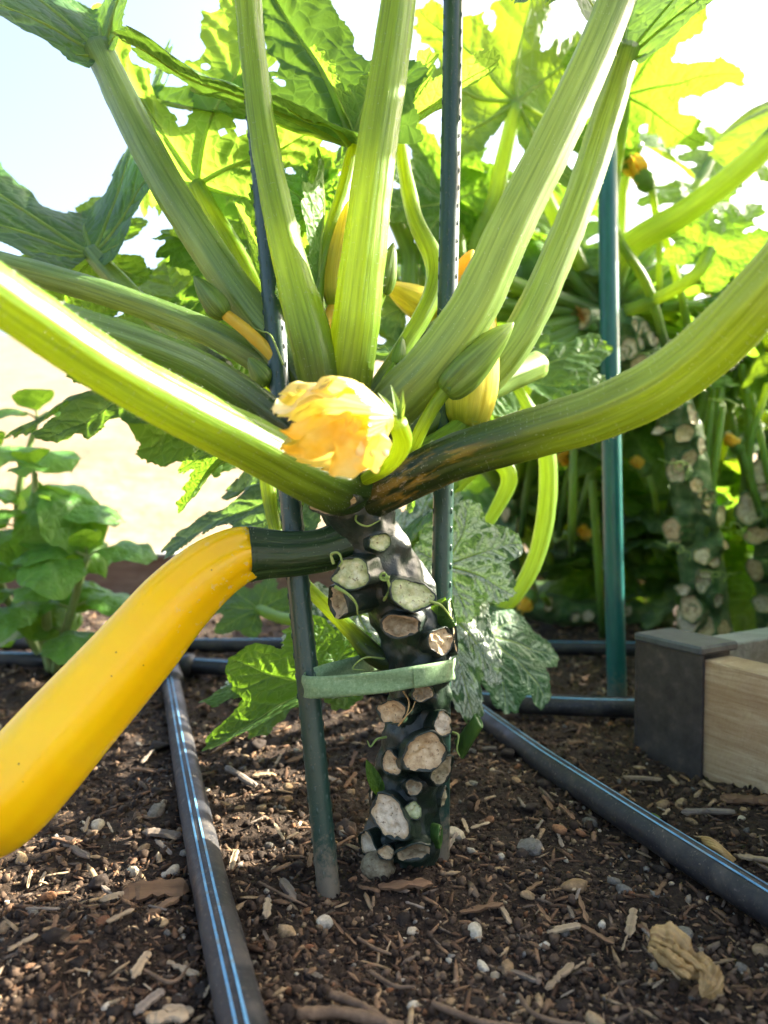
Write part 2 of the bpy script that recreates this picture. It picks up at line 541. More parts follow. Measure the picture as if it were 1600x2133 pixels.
M['petal_pale'] = simple_material('petal_pale', [(.3, (.78, .60, .12)), (.7, (.80, .74, .42))], 40, .55, .35, .003, trans=(.85, .62, .1), tfac=.35)
M['blossom_open'] = petiole_material('blossom_open', (.78, .60, .10), (.86, .78, .36), (.55, .55, .12), .45, trans=(1.0, .84, .16), base_len=.10, streak=.6)
M['petal_yellow'] = simple_material('petal_yellow', [(.3, (.62, .46, .02)), (.7, (.70, .62, .06))], 40, .5, .3, trans=(.85, .72, .04), tfac=.45)
M['petal_dead'] = simple_material('petal_dead', [(.3, (.35, .16, .05)), (.7, (.55, .32, .10))], 80, .7, .5, trans=(.5, .25, .05), tfac=.2)
M['sepal'] = simple_material('sepal_green', [(.3, (.06, .14, .025)), (.6, (.12, .24, .05)), (.8, (.28, .38, .10))], 60, .5, .3, trans=(.4, .55, .06), tfac=.3, stretch=(1, 1, .4))

def stake_material(name, c0, c1, dirt):
    m, t, b = new_mat(name); nb = NB(t)
    co = nb.coord('Object')
    col = nb.ramp(nb.noise(nb.mapv(co, (1, 1, .25)), 90, 4, .65), [(.35, c0), (.68, c1)])
    sx = nb.n('ShaderNodeSeparateXYZ'); nb.l(co, sx.inputs[0])
    z = sx.outputs[2]
    d = nb.math('ADD', nb.math('MULTIPLY', z, -22), nb.math('MULTIPLY', nb.noise(co, 220, 4, .7), 2.2))
    dm = nb.ramp(d, [(.35, 0.0), (.9, .8)])
    sp = nb.ramp(nb.noise(co, 500, 3, .7), [(.63, 0.0), (.7, .5)])
    col = nb.mix(sp, col, dirt)
    col = nb.mix(dm, col, dirt)
    nb.l(col, b.inputs['Base Color'])
    b.inputs['Roughness'].default_value = .34
    nb.l(nb.bump(nb.noise(nb.mapv(co, (1, 1, .2)), 300, 3), .15, .001), b.inputs['Normal'])
    return m
M['stake'] = stake_material('stake_green', (.012, .042, .030), (.026, .062, .046), (.20, .16, .11))
M['stake_teal'] = stake_material('stake_teal', (.004, .085, .080), (.012, .13, .115), (.12, .14, .11))

def tie_material():
    m, t, b = new_mat('tie_green'); nb = NB(t)
    co = nb.coord('Object')
    col = nb.ramp(nb.noise(co, 500, 4, .7), [(.3, (.13, .24, .10)), (.55, (.22, .35, .17)), (.75, (.36, .47, .30))])
    col = nb.mix(nb.ramp(nb.noise(co, 45, 3), [(.66, 0.0), (.74, .6)]), col, (.16, .12, .07))
    nb.l(col, b.inputs['Base Color']); b.inputs['Roughness'].default_value = .8
    nb.l(nb.bump(nb.noise(co, 1200, 2), .5, .0006), b.inputs['Normal'])
    add_translucent(nb, b, (.25, .4, .15), .12)
    return m
M['tie'] = tie_material()

def hose_material():
    m, t, b = new_mat('hose_black'); nb = NB(t)
    co = nb.coord('Object')
    d = nb.noise(co, 34, 5, .68, .4)
    col = nb.mix(nb.ramp(d, [(.50, 0.0), (.72, .7)]), (.016, .017, .021), (.105, .09, .072))
    sp = nb.ramp(nb.noise(co, 420, 3, .7), [(.60, 0.0), (.70, .6)])
    col = nb.mix(sp, col, (.22, .18, .13))
    nb.l(col, b.inputs['Base Color'])
    nb.l(nb.ramp(d, [(.4, .38), (.65, .75)]), b.inputs['Roughness'])
    nb.l(nb.bump(nb.noise(co, 260, 3), .2, .001), b.inputs['Normal'])
    return m
M['hose'] = hose_material()
M['stripe'] = simple_material('stripe_blue', [(.3, (.07, .21, .36)), (.52, (.13, .33, .52)), (.66, (.17, .24, .27)), (.8, (.20, .17, .13))], 90, .5, .1)
M['fitting'] = simple_material('fitting_black', [(.3, (.018, .018, .022)), (.7, (.05, .05, .05))], 120, .45, .2)
M['bracket'] = simple_material('bracket_black', [(.3, (.028, .024, .023)), (.55, (.056, .048, .045)), (.75, (.12, .098, .08))], 55, .62, .35, .0015, detail=6)
M['bracket_cap'] = simple_material('bracket_cap', [(.3, (.055, .062, .07)), (.7, (.10, .108, .115))], 80, .5, .2)

def wood_material(name, a, bb, c, ax=1):
    m, t, b = new_mat(name); nb = NB(t)
    st = [.08, .08, 1] if ax == 1 else [.08, 1, 1]
    co = nb.mapv(nb.coord('Object'), tuple(st))
    g = nb.noise(co, 130, 5, .65, 1.2)
    col = nb.ramp(g, [(.3, a), (.5, bb), (.68, c)])
    st2 = nb.noise(nb.coord('Object'), 14, 3)
    col = nb.mix(nb.ramp(st2, [(.42, 0.0), (.7, .6)]), col, (bb[0] * .62, bb[1] * .50, bb[2] * .40))
    saw = nb.noise(nb.mapv(nb.coord('Object'), (1, 1, .5)), 420, 3, .7)
    col = nb.mix(nb.ramp(saw, [(.5, 0.0), (.75, .3)]), col, tuple(x * .6 for x in a))
    nb.l(col, b.inputs['Base Color']); b.inputs['Roughness'].default_value = .8
    nb.l(nb.bump(nb.math('ADD', g, saw), .5, .0015), b.inputs['Normal'])
    return m
M['wood'] = wood_material('wood_board', (.30, .19, .10), (.45, .32, .19), (.58, .46, .30))
M['wood_far'] = wood_material('wood_far', (.13, .07, .04), (.20, .12, .075), (.28, .18, .12), 0)
M['wood_grey'] = wood_material('wood_grey', (.20, .21, .19), (.30, .31, .29), (.42, .43, .40), 0)

def soil_material():
    m, t, b = new_mat('soil'); nb = NB(t)
    co = nb.coord('Object')
    n1 = nb.noise(co, 160, 6, .7)
    n2 = nb.noise(co, 18, 3)
    col = nb.ramp(n1, [(.30, (.014, .009, .006)), (.5, (.042, .027, .017)), (.66, (.092, .058, .035)), (.80, (.19, .125, .075))])
    col = nb.mix(nb.ramp(n2, [(.40, 0.0), (.7, .5)]), col, (.040, .028, .019))
    nb.l(col, b.inputs['Base Color']); b.inputs['Roughness'].default_value = .9
    b.inputs['Specular IOR Level'].default_value = .25
    h = nb.math('ADD', nb.noise(co, 330, 5, .75), nb.math('MULTIPLY', nb.voro(co, 260, 'F1'), -.6))
    nb.l(nb.bump(h, .9, .004), b.inputs['Normal'])
    return m
M['soil'] = soil_material()

def crumb_material(name, rough=.85, bump=.5, scale=300):
    m, t, b = new_mat(name); nb = NB(t)
    co = nb.coord('Object')
    tint = nb.attr('tint').outputs['Color']
    n1 = nb.noise(co, scale, 4, .7)
    col = nb.mix(1.0, tint, nb.ramp(n1, [(.3, .55), (.7, 1.25)]), 'MULTIPLY')
    nb.l(col, b.inputs['Base Color']); b.inputs['Roughness'].default_value = rough
    b.inputs['Specular IOR Level'].default_value = .25
    nb.l(nb.bump(n1, bump, .002), b.inputs['Normal'])
    return m
M['crumb'] = crumb_material('crumb')

def piece_material(name, a, bb, scale=140, stretch=(1, 1, 1), rough=.8):
    """pebbles and chips: colour differs a little from piece to piece"""
    m, t, b = new_mat(name); nb = NB(t)
    co = nb.mapv(nb.coord('Object'), stretch)
    rnd = nb.n('ShaderNodeObjectInfo').outputs['Random']
    col = nb.mix(rnd, a, bb)
    n1 = nb.noise(co, scale, 5, .7)
    col = nb.mix(1.0, col, nb.ramp(n1, [(.3, .5), (.5, .95), (.7, 1.3)]), 'MULTIPLY')
    dirt = nb.noise(nb.coord('Object'), scale * .35, 4, .7)
    col = nb.mix(nb.ramp(dirt, [(.52, 0.0), (.66, .75)]), col, (.03, .02, .014))
    nb.l(col, b.inputs['Base Color']); b.inputs['Roughness'].default_value = rough
    b.inputs['Specular IOR Level'].default_value = .3
    nb.l(nb.bump(n1, .6, .0015), b.inputs['Normal'])
    return m
M['pebble_tan'] = piece_material('pebble_tan', (.24, .145, .07), (.38, .265, .14), 1.6)
M['pebble_grey'] = piece_material('pebble_grey', (.13, .115, .09), (.23, .205, .165), 1.8)
M['pebble_cream'] = piece_material('pebble_cream', (.46, .38, .26), (.62, .55, .42), 1.4)
M['pebble_rust'] = piece_material('pebble_rust', (.16, .065, .028), (.26, .13, .06), 1.6)
M['clod'] = piece_material('clod', (.020, .014, .010), (.045, .030, .021), 2.2)
M['chip_brown'] = piece_material('chip_brown', (.13, .07, .037), (.22, .13, .07), 1.6, (.35, 3, 3))
M['chip_pale'] = piece_material('chip_pale', (.30, .215, .13), (.42, .32, .20), 1.6, (.35, 3, 3))
M['chip_grey'] = piece_material('chip_grey', (.15, .115, .085), (.24, .195, .15), 1.6, (.35, 3, 3))

def field_material():
    m, t, b = new_mat('dry_field'); nb = NB(t)
    co = nb.coord('Object')
    col = nb.ramp(nb.noise(co, 1.6, 8, .75), [(.3, (.12, .08, .04)), (.5, (.21, .145, .08)), (.7, (.32, .235, .14))])
    nb.l(col, b.inputs['Base Color']); b.inputs['Roughness'].default_value = .95
    nb.l(nb.bump(nb.noise(co, 6, 4), .5, .1), b.inputs['Normal'])
    return m
M['field'] = field_material()
M['basil'] = leaf_material('basil_leaf', (.06, .18, .025), (.11, .28, .045), (.18, .33, .09), (.34, .60, .03), .36, rough=.32, net=40)
M['basil_stem'] = simple_material('basil_stem', [(.3, (.20, .30, .10)), (.7, (.32, .42, .17))], 60, .5, .1, trans=(.4, .5, .1), tfac=.2)
M['bristle'] = simple_material('bristle', [(.3, (.50, .55, .38)), (.7, (.65, .68, .5))], 60, .5, 0.0)
M['dryflower'] = petiole_material('dry_flower', (.20, .10, .03), (.50, .33, .12), (.36, .22, .08), .12, trans=(.5, .3, .08), base_len=-.2, rough=.6)

# ================================================================== SETTING
# terrain outside the bed: flat dry ground that rises into a low hill
xs = np.concatenate([-np.geomspace(260, .6, 46), np.linspace(-.5, .5, 5), np.geomspace(.6, 260, 46)])
ys = np.concatenate([[-60, -20, -6, -2, -.5], np.linspace(0, 6, 25), np.geomspace(6.3, 420, 48)])
X, Y = np.meshgrid(xs, ys)
pts = np.stack([X.ravel(), Y.ravel(), 0 * X.ravel()], -1)
r = np.hypot(pts[:, 0] * .35, np.maximum(pts[:, 1] - 4.5, 0))
rise = np.clip((pts[:, 1] - 4.0) / 40, 0, 1)
hz = 9.0 * (rise ** 1.15) + np.where(pts[:, 1] > 44, (pts[:, 1] - 44) * .03, 0)
hz = hz * (1 + .25 * vnoise(pts * .03, 5)) + .05 * vnoise(pts * .8, 3) * np.clip(pts[:, 1] - 2, 0, 1)
pts[:, 2] = hz - .06
o = part('field', pts, grid_faces(len(ys), len(xs), False), M['field'], kind='structure')
o['label'] = 'bare dry tan field rising behind the garden bed'

# soil of the bed, finer towards the camera
ny, nx = 460, 520
dd = np.geomspace(.10, 1.74, ny)
uu = np.linspace(-1, 1, nx)
half = .42 + .62 * (dd - .10)
X = uu[None, :] * half[:, None] + .06
Y = np.repeat(dd[:, None], nx, 1)
pts = np.stack([X.ravel(), Y.ravel(), np.zeros(nx * ny)], -1)
def soil_h(p):
    q = np.array(p, float).reshape(-1, 3).copy(); q[:, 2] = 0
    h = .010 * vnoise(q * 7, 1) + .005 * vnoise(q * 21, 2)
    crumbs = np.abs(vnoise(q * 70, 3)) * .0035 + np.abs(vnoise(q * 150, 4)) * .0022
    # small heap round the stem and along the far stake
    c = G(835, 1815)
    h = h + .006 * np.exp(-((q[:, 0] - c.x) ** 2 + (q[:, 1] - c.y) ** 2) / .05 ** 2)
    return h + crumbs - .004
pts[:, 2] = soil_h(pts)
o = part('soil', pts, grid_faces(ny, nx, False), M['soil'], kind='structure')
o['label'] = 'dark crumbly garden soil strewn with chips and pebbles'

def sz(x, y):
    return float(soil_h([[x, y, 0]])[0])

# ---- loose crumbs: far too many to count
def ico():
    t = (1 + 5 ** .5) / 2
    v = np.array([(-1, t, 0), (1, t, 0), (-1, -t, 0), (1, -t, 0), (0, -1, t), (0, 1, t), (0, -1, -t), (0, 1, -t), (t, 0, -1), (t, 0, 1), (-t, 0, -1), (-t, 0, 1)], float)
    v /= np.linalg.norm(v[0])
    f = np.array([(0, 11, 5), (0, 5, 1), (0, 1, 7), (0, 7, 10), (0, 10, 11), (1, 5, 9), (5, 11, 4), (11, 10, 2), (10, 7, 6), (7, 1, 8), (3, 9, 4), (3, 4, 2), (3, 2, 6), (3, 6, 8), (3, 8, 9), (4, 9, 5), (2, 4, 11), (6, 2, 10), (8, 6, 7), (9, 8, 1)])
    return v, f
IV, IF = ico()

def scatter_places(n, dmin=.30, dmax=1.6, power=1.6):
    """random places on the soil in the camera's neighbourhood, denser near by"""
    d = dmin * (dmax / dmin) ** (rng.random(n) ** power)
    x = (rng.random(n) * 2 - 1) * (.10 + .56 * d) + .02
    return np.stack([x, d, np.zeros(n)], -1)

def rotm(n):
    q = rng.normal(size=(n, 4)); q /= np.linalg.norm(q, axis=1)[:, None]
    a, b, c, d = q.T
    return np.stack([np.stack([1 - 2 * (c * c + d * d), 2 * (b * c - a * d), 2 * (b * d + a * c)], -1),
                     np.stack([2 * (b * c + a * d), 1 - 2 * (b * b + d * d), 2 * (c * d - a * b)], -1),
                     np.stack([2 * (b * d - a * c), 2 * (c * d + a * b), 1 - 2 * (b * b + c * c)], -1)], -2)

def scatter(name, n, smin, smax, aspect, cols, probs, label, cat, sink=.3, flat=False, places=None):
    p = scatter_places(n) if places is None else places
    p[:, 2] = soil_h(p)
    s = smin * (smax / smin) ** (rng.random(n) ** 2.2)
    s *= np.clip(.55 + .6 * p[:, 1], .7, 1.5)
    V = np.repeat(IV[None], n, 0) * (1 + .28 * rng.normal(size=(n, 12, 1)).clip(-1.3, 1.3))
    sc = np.stack([aspect[0] * (.7 + .6 * rng.random(n)), aspect[1] * (.7 + .6 * rng.random(n)), aspect[2] * (.7 + .6 * rng.random(n))], -1)
    V = V * sc[:, None, :] * s[:, None, None]
    if flat:
        a = rng.random(n) * 2 * math.pi; tl = rng.normal(size=n) * .28
        R = np.zeros((n, 3, 3))
        ca, sa, ct, st = np.cos(a), np.sin(a), np.cos(tl), np.sin(tl)
        R[:, 0, 0] = ca * ct; R[:, 0, 1] = -sa; R[:, 0, 2] = ca * st
        R[:, 1, 0] = sa * ct; R[:, 1, 1] = ca; R[:, 1, 2] = sa * st
        R[:, 2, 0] = -st; R[:, 2, 2] = ct
    else:
        R = rotm(n)
    V = np.einsum('nij,nkj->nki', R, V)
    zmin = V[:, :, 2].min(1); zr = V[:, :, 2].max(1) - zmin
    V = V + p[:, None, :]
    V[:, :, 2] += (-zmin - sink * zr)[:, None]
    Fc = (IF[None] + (np.arange(n) * 12)[:, None, None]).reshape(-1, 3)
    ci = rng.choice(len(cols), n, p=probs)
    tint = np.array(cols)[ci] * (.7 + .6 * rng.random((n, 1)))
    o = part(name, V.reshape(-1, 3), Fc, M['crumb'], attrs={'tint': np.repeat(tint, 12, 0)}, smooth=False, kind='stuff')
    return tag(o, label, cat)

scatter('soil_crumbs', 30000, .0009, .0045, (1, .9, .75),
        [(.026, .017, .011), (.055, .035, .022), (.092, .058, .036), (.14, .092, .056)], [.32, .33, .22, .13],
        'fine dark soil crumbs covering the bed', 'soil', sink=.25)
scatter('gravel', 4600, .0009, .0040, (1, .8, .65),
        [(.24, .16, .09), (.36, .28, .18), (.17, .155, .13), (.20, .09, .04), (.52, .45, .33)], [.38, .17, .22, .14, .09],
        'scattered tiny stones in the dark soil', 'gravel', sink=.35)
scatter('mulch', 12000, .0008, .0028, (3.9, .95, .5),
        [(.12, .066, .036), (.21, .125, .068), (.34, .235, .13), (.16, .115, .08)], [.38, .33, .14, .15],
        'small splinters of bark and wood mixed into the soil', 'mulch', sink=.2, flat=True)

# ================================================================== generators
def px_path(spec):
    """[(px,py,depth,width_px)] -> pts, radii"""
    p = [P(a, b, c) for a, b, c, w_ in spec]
    return [tuple(v) for v in p], [S(w_, c) * .5 for a, b, c, w_ in spec]

def bristles(parent, V, n, m, count, length, seed):
    """short stiff hairs standing on a tube (grid m x n)"""
    r_ = np.random.default_rng(seed)
    g = V[:m * n].reshape(m, n, 3)
    i = r_.integers(0, m - 1, count); j = r_.integers(0, n, count)
    p = g[i, j]; c = g.mean(1)[i]
    d = p - c; d /= np.linalg.norm(d, axis=1)[:, None] + 1e-9
    d = d + r_.normal(size=d.shape) * .25
    t = np.cross(d, r_.normal(size=d.shape)); t /= np.linalg.norm(t, axis=1)[:, None] + 1e-9
    w_ = length * .065
    s2 = np.cross(d, t)
    a = p + t * w_ - d * .0002; b = p - t * w_ * .6 + s2 * w_ - d * .0002; e = p - t * w_ * .6 - s2 * w_ - d * .0002
    tip = p + d * (length * (.5 + r_.random((count, 1))))
    VV = np.stack([a, b, e, tip], 1).reshape(-1, 3)
    k = np.arange(count)[:, None] * 4
    Fc = np.concatenate([k + np.array([[0, 1, 3]]), k + np.array([[1, 2, 3]]), k + np.array([[2, 0, 3]])])
    return part('bristles', VV, Fc, M['bristle'], parent, smooth=False, kind='stuff')

_seed = [100]
def petiole(root, spec, mat='petiole', n=48, m=60, hair=260, name='petiole', ridge=.05, world=False):
    _seed[0] += 1
    if world: p, r_ = spec
    else: p, r_ = px_path(spec)
    V, Fc, at = tube_data(p, r_, n, m, ridge=ridge, bump=.0004, bscale=70, seed=_seed[0])
    o = part(name, V, Fc, M[mat], root, at)
    if hair: bristles(o, V, n, m, int(hair * 3), .0013, _seed[0])
    return o

LOBES = [(0, 1.0), (.80, .93), (-.80, .93), (1.58, .80), (-1.58, .80), (2.32, .60), (-2.32, .60)]
_flat = {}

def leaf_flat(variant, deep, basal, h, midl=1.0):
    """flat outline of a squash leaf as a fine mesh: lobes follow the veins, bays between them are round"""
    key = (variant, round(deep, 2), round(basal, 2), h, midl)
    if key in _flat: return _flat[key]
    r_ = np.random.default_rng(variant + 900)
    lob = []
    for a, l in LOBES:
        f = midl if a == 0 else 1 if abs(a) < 1 else (.45 + .55 * basal if abs(a) < 2 else basal)
        lob.append((a + r_.normal() * .05, l * (1 + r_.normal() * .05) * f))
    caps, segs = [], []           # (p0, p1, r0, r1)
    R = .035 + .15 * deep + max(0, deep - .78) * 1.1
    for a, l in lob:
        if l < .12: continue
        d = np.array([math.sin(a), math.cos(a)])
        bend = r_.normal() * .10
        p1 = d * l * .55; a1 = a + bend; tip = p1 + np.array([math.sin(a1), math.cos(a1)]) * l * .40
        caps += [(np.zeros(2), p1, R * 1.0 * l ** .5, R * .92 * l ** .5), (p1, tip, R * .92 * l ** .5, R * .16)]
        segs += [(np.zeros(2), p1, .0135, .008), (p1, tip, .008, .004)]
        for sg in (-1, 1):
            for f_ in (.34, .52, .68, .84):
                f2 = f_ + r_.normal() * .025
                b0 = p1 * (f2 / .58) if f2 < .58 else p1 + (tip - p1) * ((f2 - .58) / .42)
                a2 = (a if f2 < .58 else a1) + sg * (.72 + r_.normal() * .08)
                ln = l * (.36 * (1.02 - f_) + .07) * (1 + r_.normal() * .12)
                if f_ < .4: ln *= .8
                e = b0 + np.array([math.sin(a2), math.cos(a2)]) * ln
                caps.append((b0, e, R * .62, R * .12)); segs.append((b0, b0 + (e - b0) * .95, .0062, .003))
    gx = np.arange(-1.15, 1.15 + h, h); gy = np.arange(-.85, 1.15 + h, h)
    X, Y = np.meshgrid(gx, gy); q = np.stack([X.ravel(), Y.ravel()], -1)
    kk = .030
    cen = .12 + .30 * deep * (.6 + .4 * basal) + max(0, deep - .78) * 1.0

    def sdf(p):
        acc = np.exp(-(np.hypot(p[:, 0], p[:, 1] - cen * .35) - cen) / kk)
        for p0, p1, r0, r1 in caps:
            e = p1 - p0; t = np.clip(((p - p0) @ e) / (e @ e), 0, 1)
            dd_ = np.linalg.norm(p - p0 - t[:, None] * e, axis=1) - (r0 + (r1 - r0) * t)
            acc = acc + np.exp(np.clip(-dd_ / kk, -60, 60))
        v = -kk * np.log(acc + 1e-30)
        # teeth, and the notch where the stalk joins
        an = np.arctan2(p[:, 0], p[:, 1])
        v = v + .019 * vnoise(np.stack([p[:, 0] * 21, p[:, 1] * 21, 0 * an + variant], -1), variant + 3) + .014 * (((an * 13 + 2 * np.hypot(p[:, 0], p[:, 1])) % 1) - .5)
        notch = -(np.abs(p[:, 0]) - np.clip(-p[:, 1] * .35, 0, 1))
        v = np.where(p[:, 1] < 0, np.maximum(v, notch * .8), v)
        return v
    v = sdf(q)
    nx_, ny_ = len(gx), len(gy)
    Fq = grid_faces(ny_, nx_, False)
    inside = (v < 0)[Fq].sum(1)
    Fq = Fq[inside >= 2]
    used = np.unique(Fq)
    out = used[v[used] > 0]
    p = q[out].copy()
    for _ in range(4):
        e = 1e-3; f0 = sdf(p); g = np.stack([(sdf(p + [e, 0]) - f0) / e, (sdf(p + [0, e]) - f0) / e], -1)
        g2 = np.maximum((g * g).sum(1), .3)
        p = p - np.clip(f0 / g2, -h, h)[:, None] * g
    p = q[out] + np.clip(p - q[out], -1.2 * h, 1.2 * h)
    q[out] = p
    remap = -np.ones(len(q), int); remap[used] = np.arange(len(used))
    q = q[used]; Fq = remap[Fq]
    vein = np.zeros(len(q)); near = np.zeros(len(q))
    for a0, b0, w0, w1 in segs:
        e = b0 - a0
        t = np.clip(((q - a0) @ e) / (e @ e), 0, 1)
        d = np.linalg.norm(q - a0 - t[:, None] * e, axis=1)
        ww = np.maximum(w0 + (w1 - w0) * t, h * .42)
        vein = np.maximum(vein, np.exp(-(d / ww) ** 2)); near = np.maximum(near, np.exp(-(d / (ww * 3.2)) ** 2) * (1 if w0 > .007 else .8))
    mains = [(segs[i][0], segs[i][1], segs[i][2]) for i in range(len(segs)) if segs[i][2] > .007]
    _flat[key] = (q, Fq, vein, near, mains)
    return _flat[key]

def leaf(root, base, tip, normal, width=1.0, deep=.5, fold=.3, droop=.5, ripple=.06, teeth=.03, seed=0, N=200, MM=16, mat='leaf', ribs=True, name='leaf', widen=.5, label=None, twist=0.0, sub=.07, basal=1.0, midl=1.0):
    """lobed squash leaf: base and tip are world points, normal the upper side"""
    r_ = np.random.default_rng(seed + 11)
    B = np.array(base, float); T_ = np.array(tip, float)
    L = np.linalg.norm(T_ - B); Yv = (T_ - B) / L
    Zv = np.array(normal, float); Zv = Zv - Yv * Zv.dot(Yv); Zv /= np.linalg.norm(Zv)
    Xv = np.cross(Yv, Zv)
    h = .0135 if N >= 320 else .018 if N >= 240 else .026 if N >= 180 else .036
    q, Fq, vein, near, mains = leaf_flat(seed if N >= 240 else seed % 7, deep, basal, h, midl)
    x, y = q[:, 0], q[:, 1]
    ph2 = r_.random(4) * 6

    def shape(x, y, lift=0.0):
        rg = np.hypot(x, y); tg = np.arctan2(x, y)
        wq = np.stack([x * 1.7 + seed, y * 1.7, 0 * x], -1)
        x = x + .10 * vnoise(wq, seed + 50) * np.clip(rg * 2, 0, 1); y = y + .08 * vnoise(wq, seed + 51) * np.clip(rg * 2, 0, 1)
        z = ripple * rg ** 1.6 * (np.sin(4 * tg + ph2[0]) + .7 * np.sin(7 * tg + ph2[1] + rg * 3)) + lift
        z = z + .025 * vnoise(np.stack([x * 5, y * 5, 0 * x + seed], -1), seed)
        ax = np.sqrt(x * x + .003) - .055
        z2 = z * math.cos(fold) + ax * math.sin(fold)
        x2 = x * (math.cos(fold) + (1 - math.cos(fold)) * .05)
        k = droop if abs(droop) > 1e-3 else 1e-3
        y2 = np.sin(k * y) / k; z2 = z2 - (1 - np.cos(k * y)) / k
        z2 = z2 - .16 * x * x * max(droop, 0)
        if twist:
            a = twist * y; x2, z2 = x2 * np.cos(a) - z2 * np.sin(a), x2 * np.sin(a) + z2 * np.cos(a)
        return B + L * (np.outer(x2 * width, Xv) + np.outer(y2, Yv) + np.outer(z2, Zv))
    V = shape(x, y, -.012 * vein + .010 * (1 - near))
    at = {'vein': vein, 'near': near, 'leafco': np.stack([x + seed * 3.1, y, np.zeros(len(x))], -1)}
    o = part(name, V, Fq, M[mat], root, at, label=label)
    if ribs and N >= 180:
        pcs = []
        for a0, b0, w0 in mains:
            t = np.linspace(0, 1, 9)[:, None]
            pp = a0 + (b0 - a0) * t
            C = shape(pp[:, 0], pp[:, 1], -.010)
            first = np.hypot(*a0) < 1e-6
            rad = L * np.linspace(.0125 if first else .0062, .0062 if first else .0018, 9)
            V2, F2, _ = tube_data(C, rad, 8, 16, caps=False)
            pcs.append((V2, F2))
        Vr, Fr = join(pcs)
        part('leaf_ribs', Vr, Fr, M['rib'], o)
    return o

def blade(root, base, tip, normal, width, mat, prof=None, fold=.2, curl=.5, ripple=.0, seed=0, n=14, m=20, name='petal', crumple=0.0, cscale=30, twist=0.0):
    """simple blade (petal, sepal, basil leaf): width as part of length"""
    B = np.array(base, float); T_ = np.array(tip, float)
    L = np.linalg.norm(T_ - B); Yv = (T_ - B) / L
    Zv = np.array(normal, float); Zv = Zv - Yv * Zv.dot(Yv); Zv /= np.linalg.norm(Zv) + 1e-9
    Xv = np.cross(Yv, Zv)
    s = np.linspace(0, 1, m); u = np.linspace(-1, 1, n)
    pw = np.interp(s, *zip(*(prof or [(0, .12), (.15, .55), (.4, 1), (.65, .92), (.85, .55), (1, .03)])))
    S_, U_ = np.meshgrid(s, u, indexing='ij')
    x = U_ * pw[:, None] * width * .5; y = S_
    z = np.sqrt(x * x + .0006) * math.sin(fold) + ripple * np.sin(S_ * 14 + seed + U_) * np.abs(U_) ** 1.5
    x = x * math.cos(fold)
    k = curl if abs(curl) > 1e-3 else 1e-3
    y2 = np.sin(k * y) / k; z = z - (1 - np.cos(k * y)) / k
    if twist:
        a = twist * S_; x, z = x * np.cos(a) - z * np.sin(a), x * np.sin(a) + z * np.cos(a)
    V = B + L * (x[..., None] * Xv + y2[..., None] * Yv + z[..., None] * Zv)
    V = V.reshape(-1, 3)
    if crumple:
        V = V + crumple * np.stack([fbm(V * cscale, 2, seed + 1), fbm(V * cscale, 2, seed + 2), fbm(V * cscale, 2, seed + 3)], -1)
    vein = np.exp(-(U_ / .06) ** 2).ravel()
    for kk in range(4):
        vein = np.maximum(vein, .7 * np.exp(-(((S_ - np.abs(U_) * .22) * 5.2 - kk - .7) / .09) ** 2).ravel())
    at = {'vein': vein, 'near': vein, 'leafco': np.stack([(U_ * .4).ravel() + seed, S_.ravel(), 0 * S_.ravel()], -1)}
    return part(name, V, grid_faces(m, n, False), M[mat], root, at)

def tendril(root, pts, r0=.0009, mat='tendril', name='tendril'):
    rad = np.linspace(r0, r0 * .45, len(pts))
    V, Fc, at = tube_data(pts, rad, 7, max(20, len(pts) * 6))
    return part(name, V, Fc, M[mat], root, at)

def curl_pts(c, r_, turns, d, start=0, shrink=.75, dz=.0):
    """spiral seen from the camera, centre pixel c, radius px"""
    out = []
    k = int(turns * 10)
    for i in range(k + 1):
        a = start + i / 10 * 2 * math.pi
        q = r_ * (1 - shrink * i / k)
        out.append(tuple(P(c[0] + q * math.cos(a), c[1] + q * math.sin(a), d + dz * i / k)))
    return out

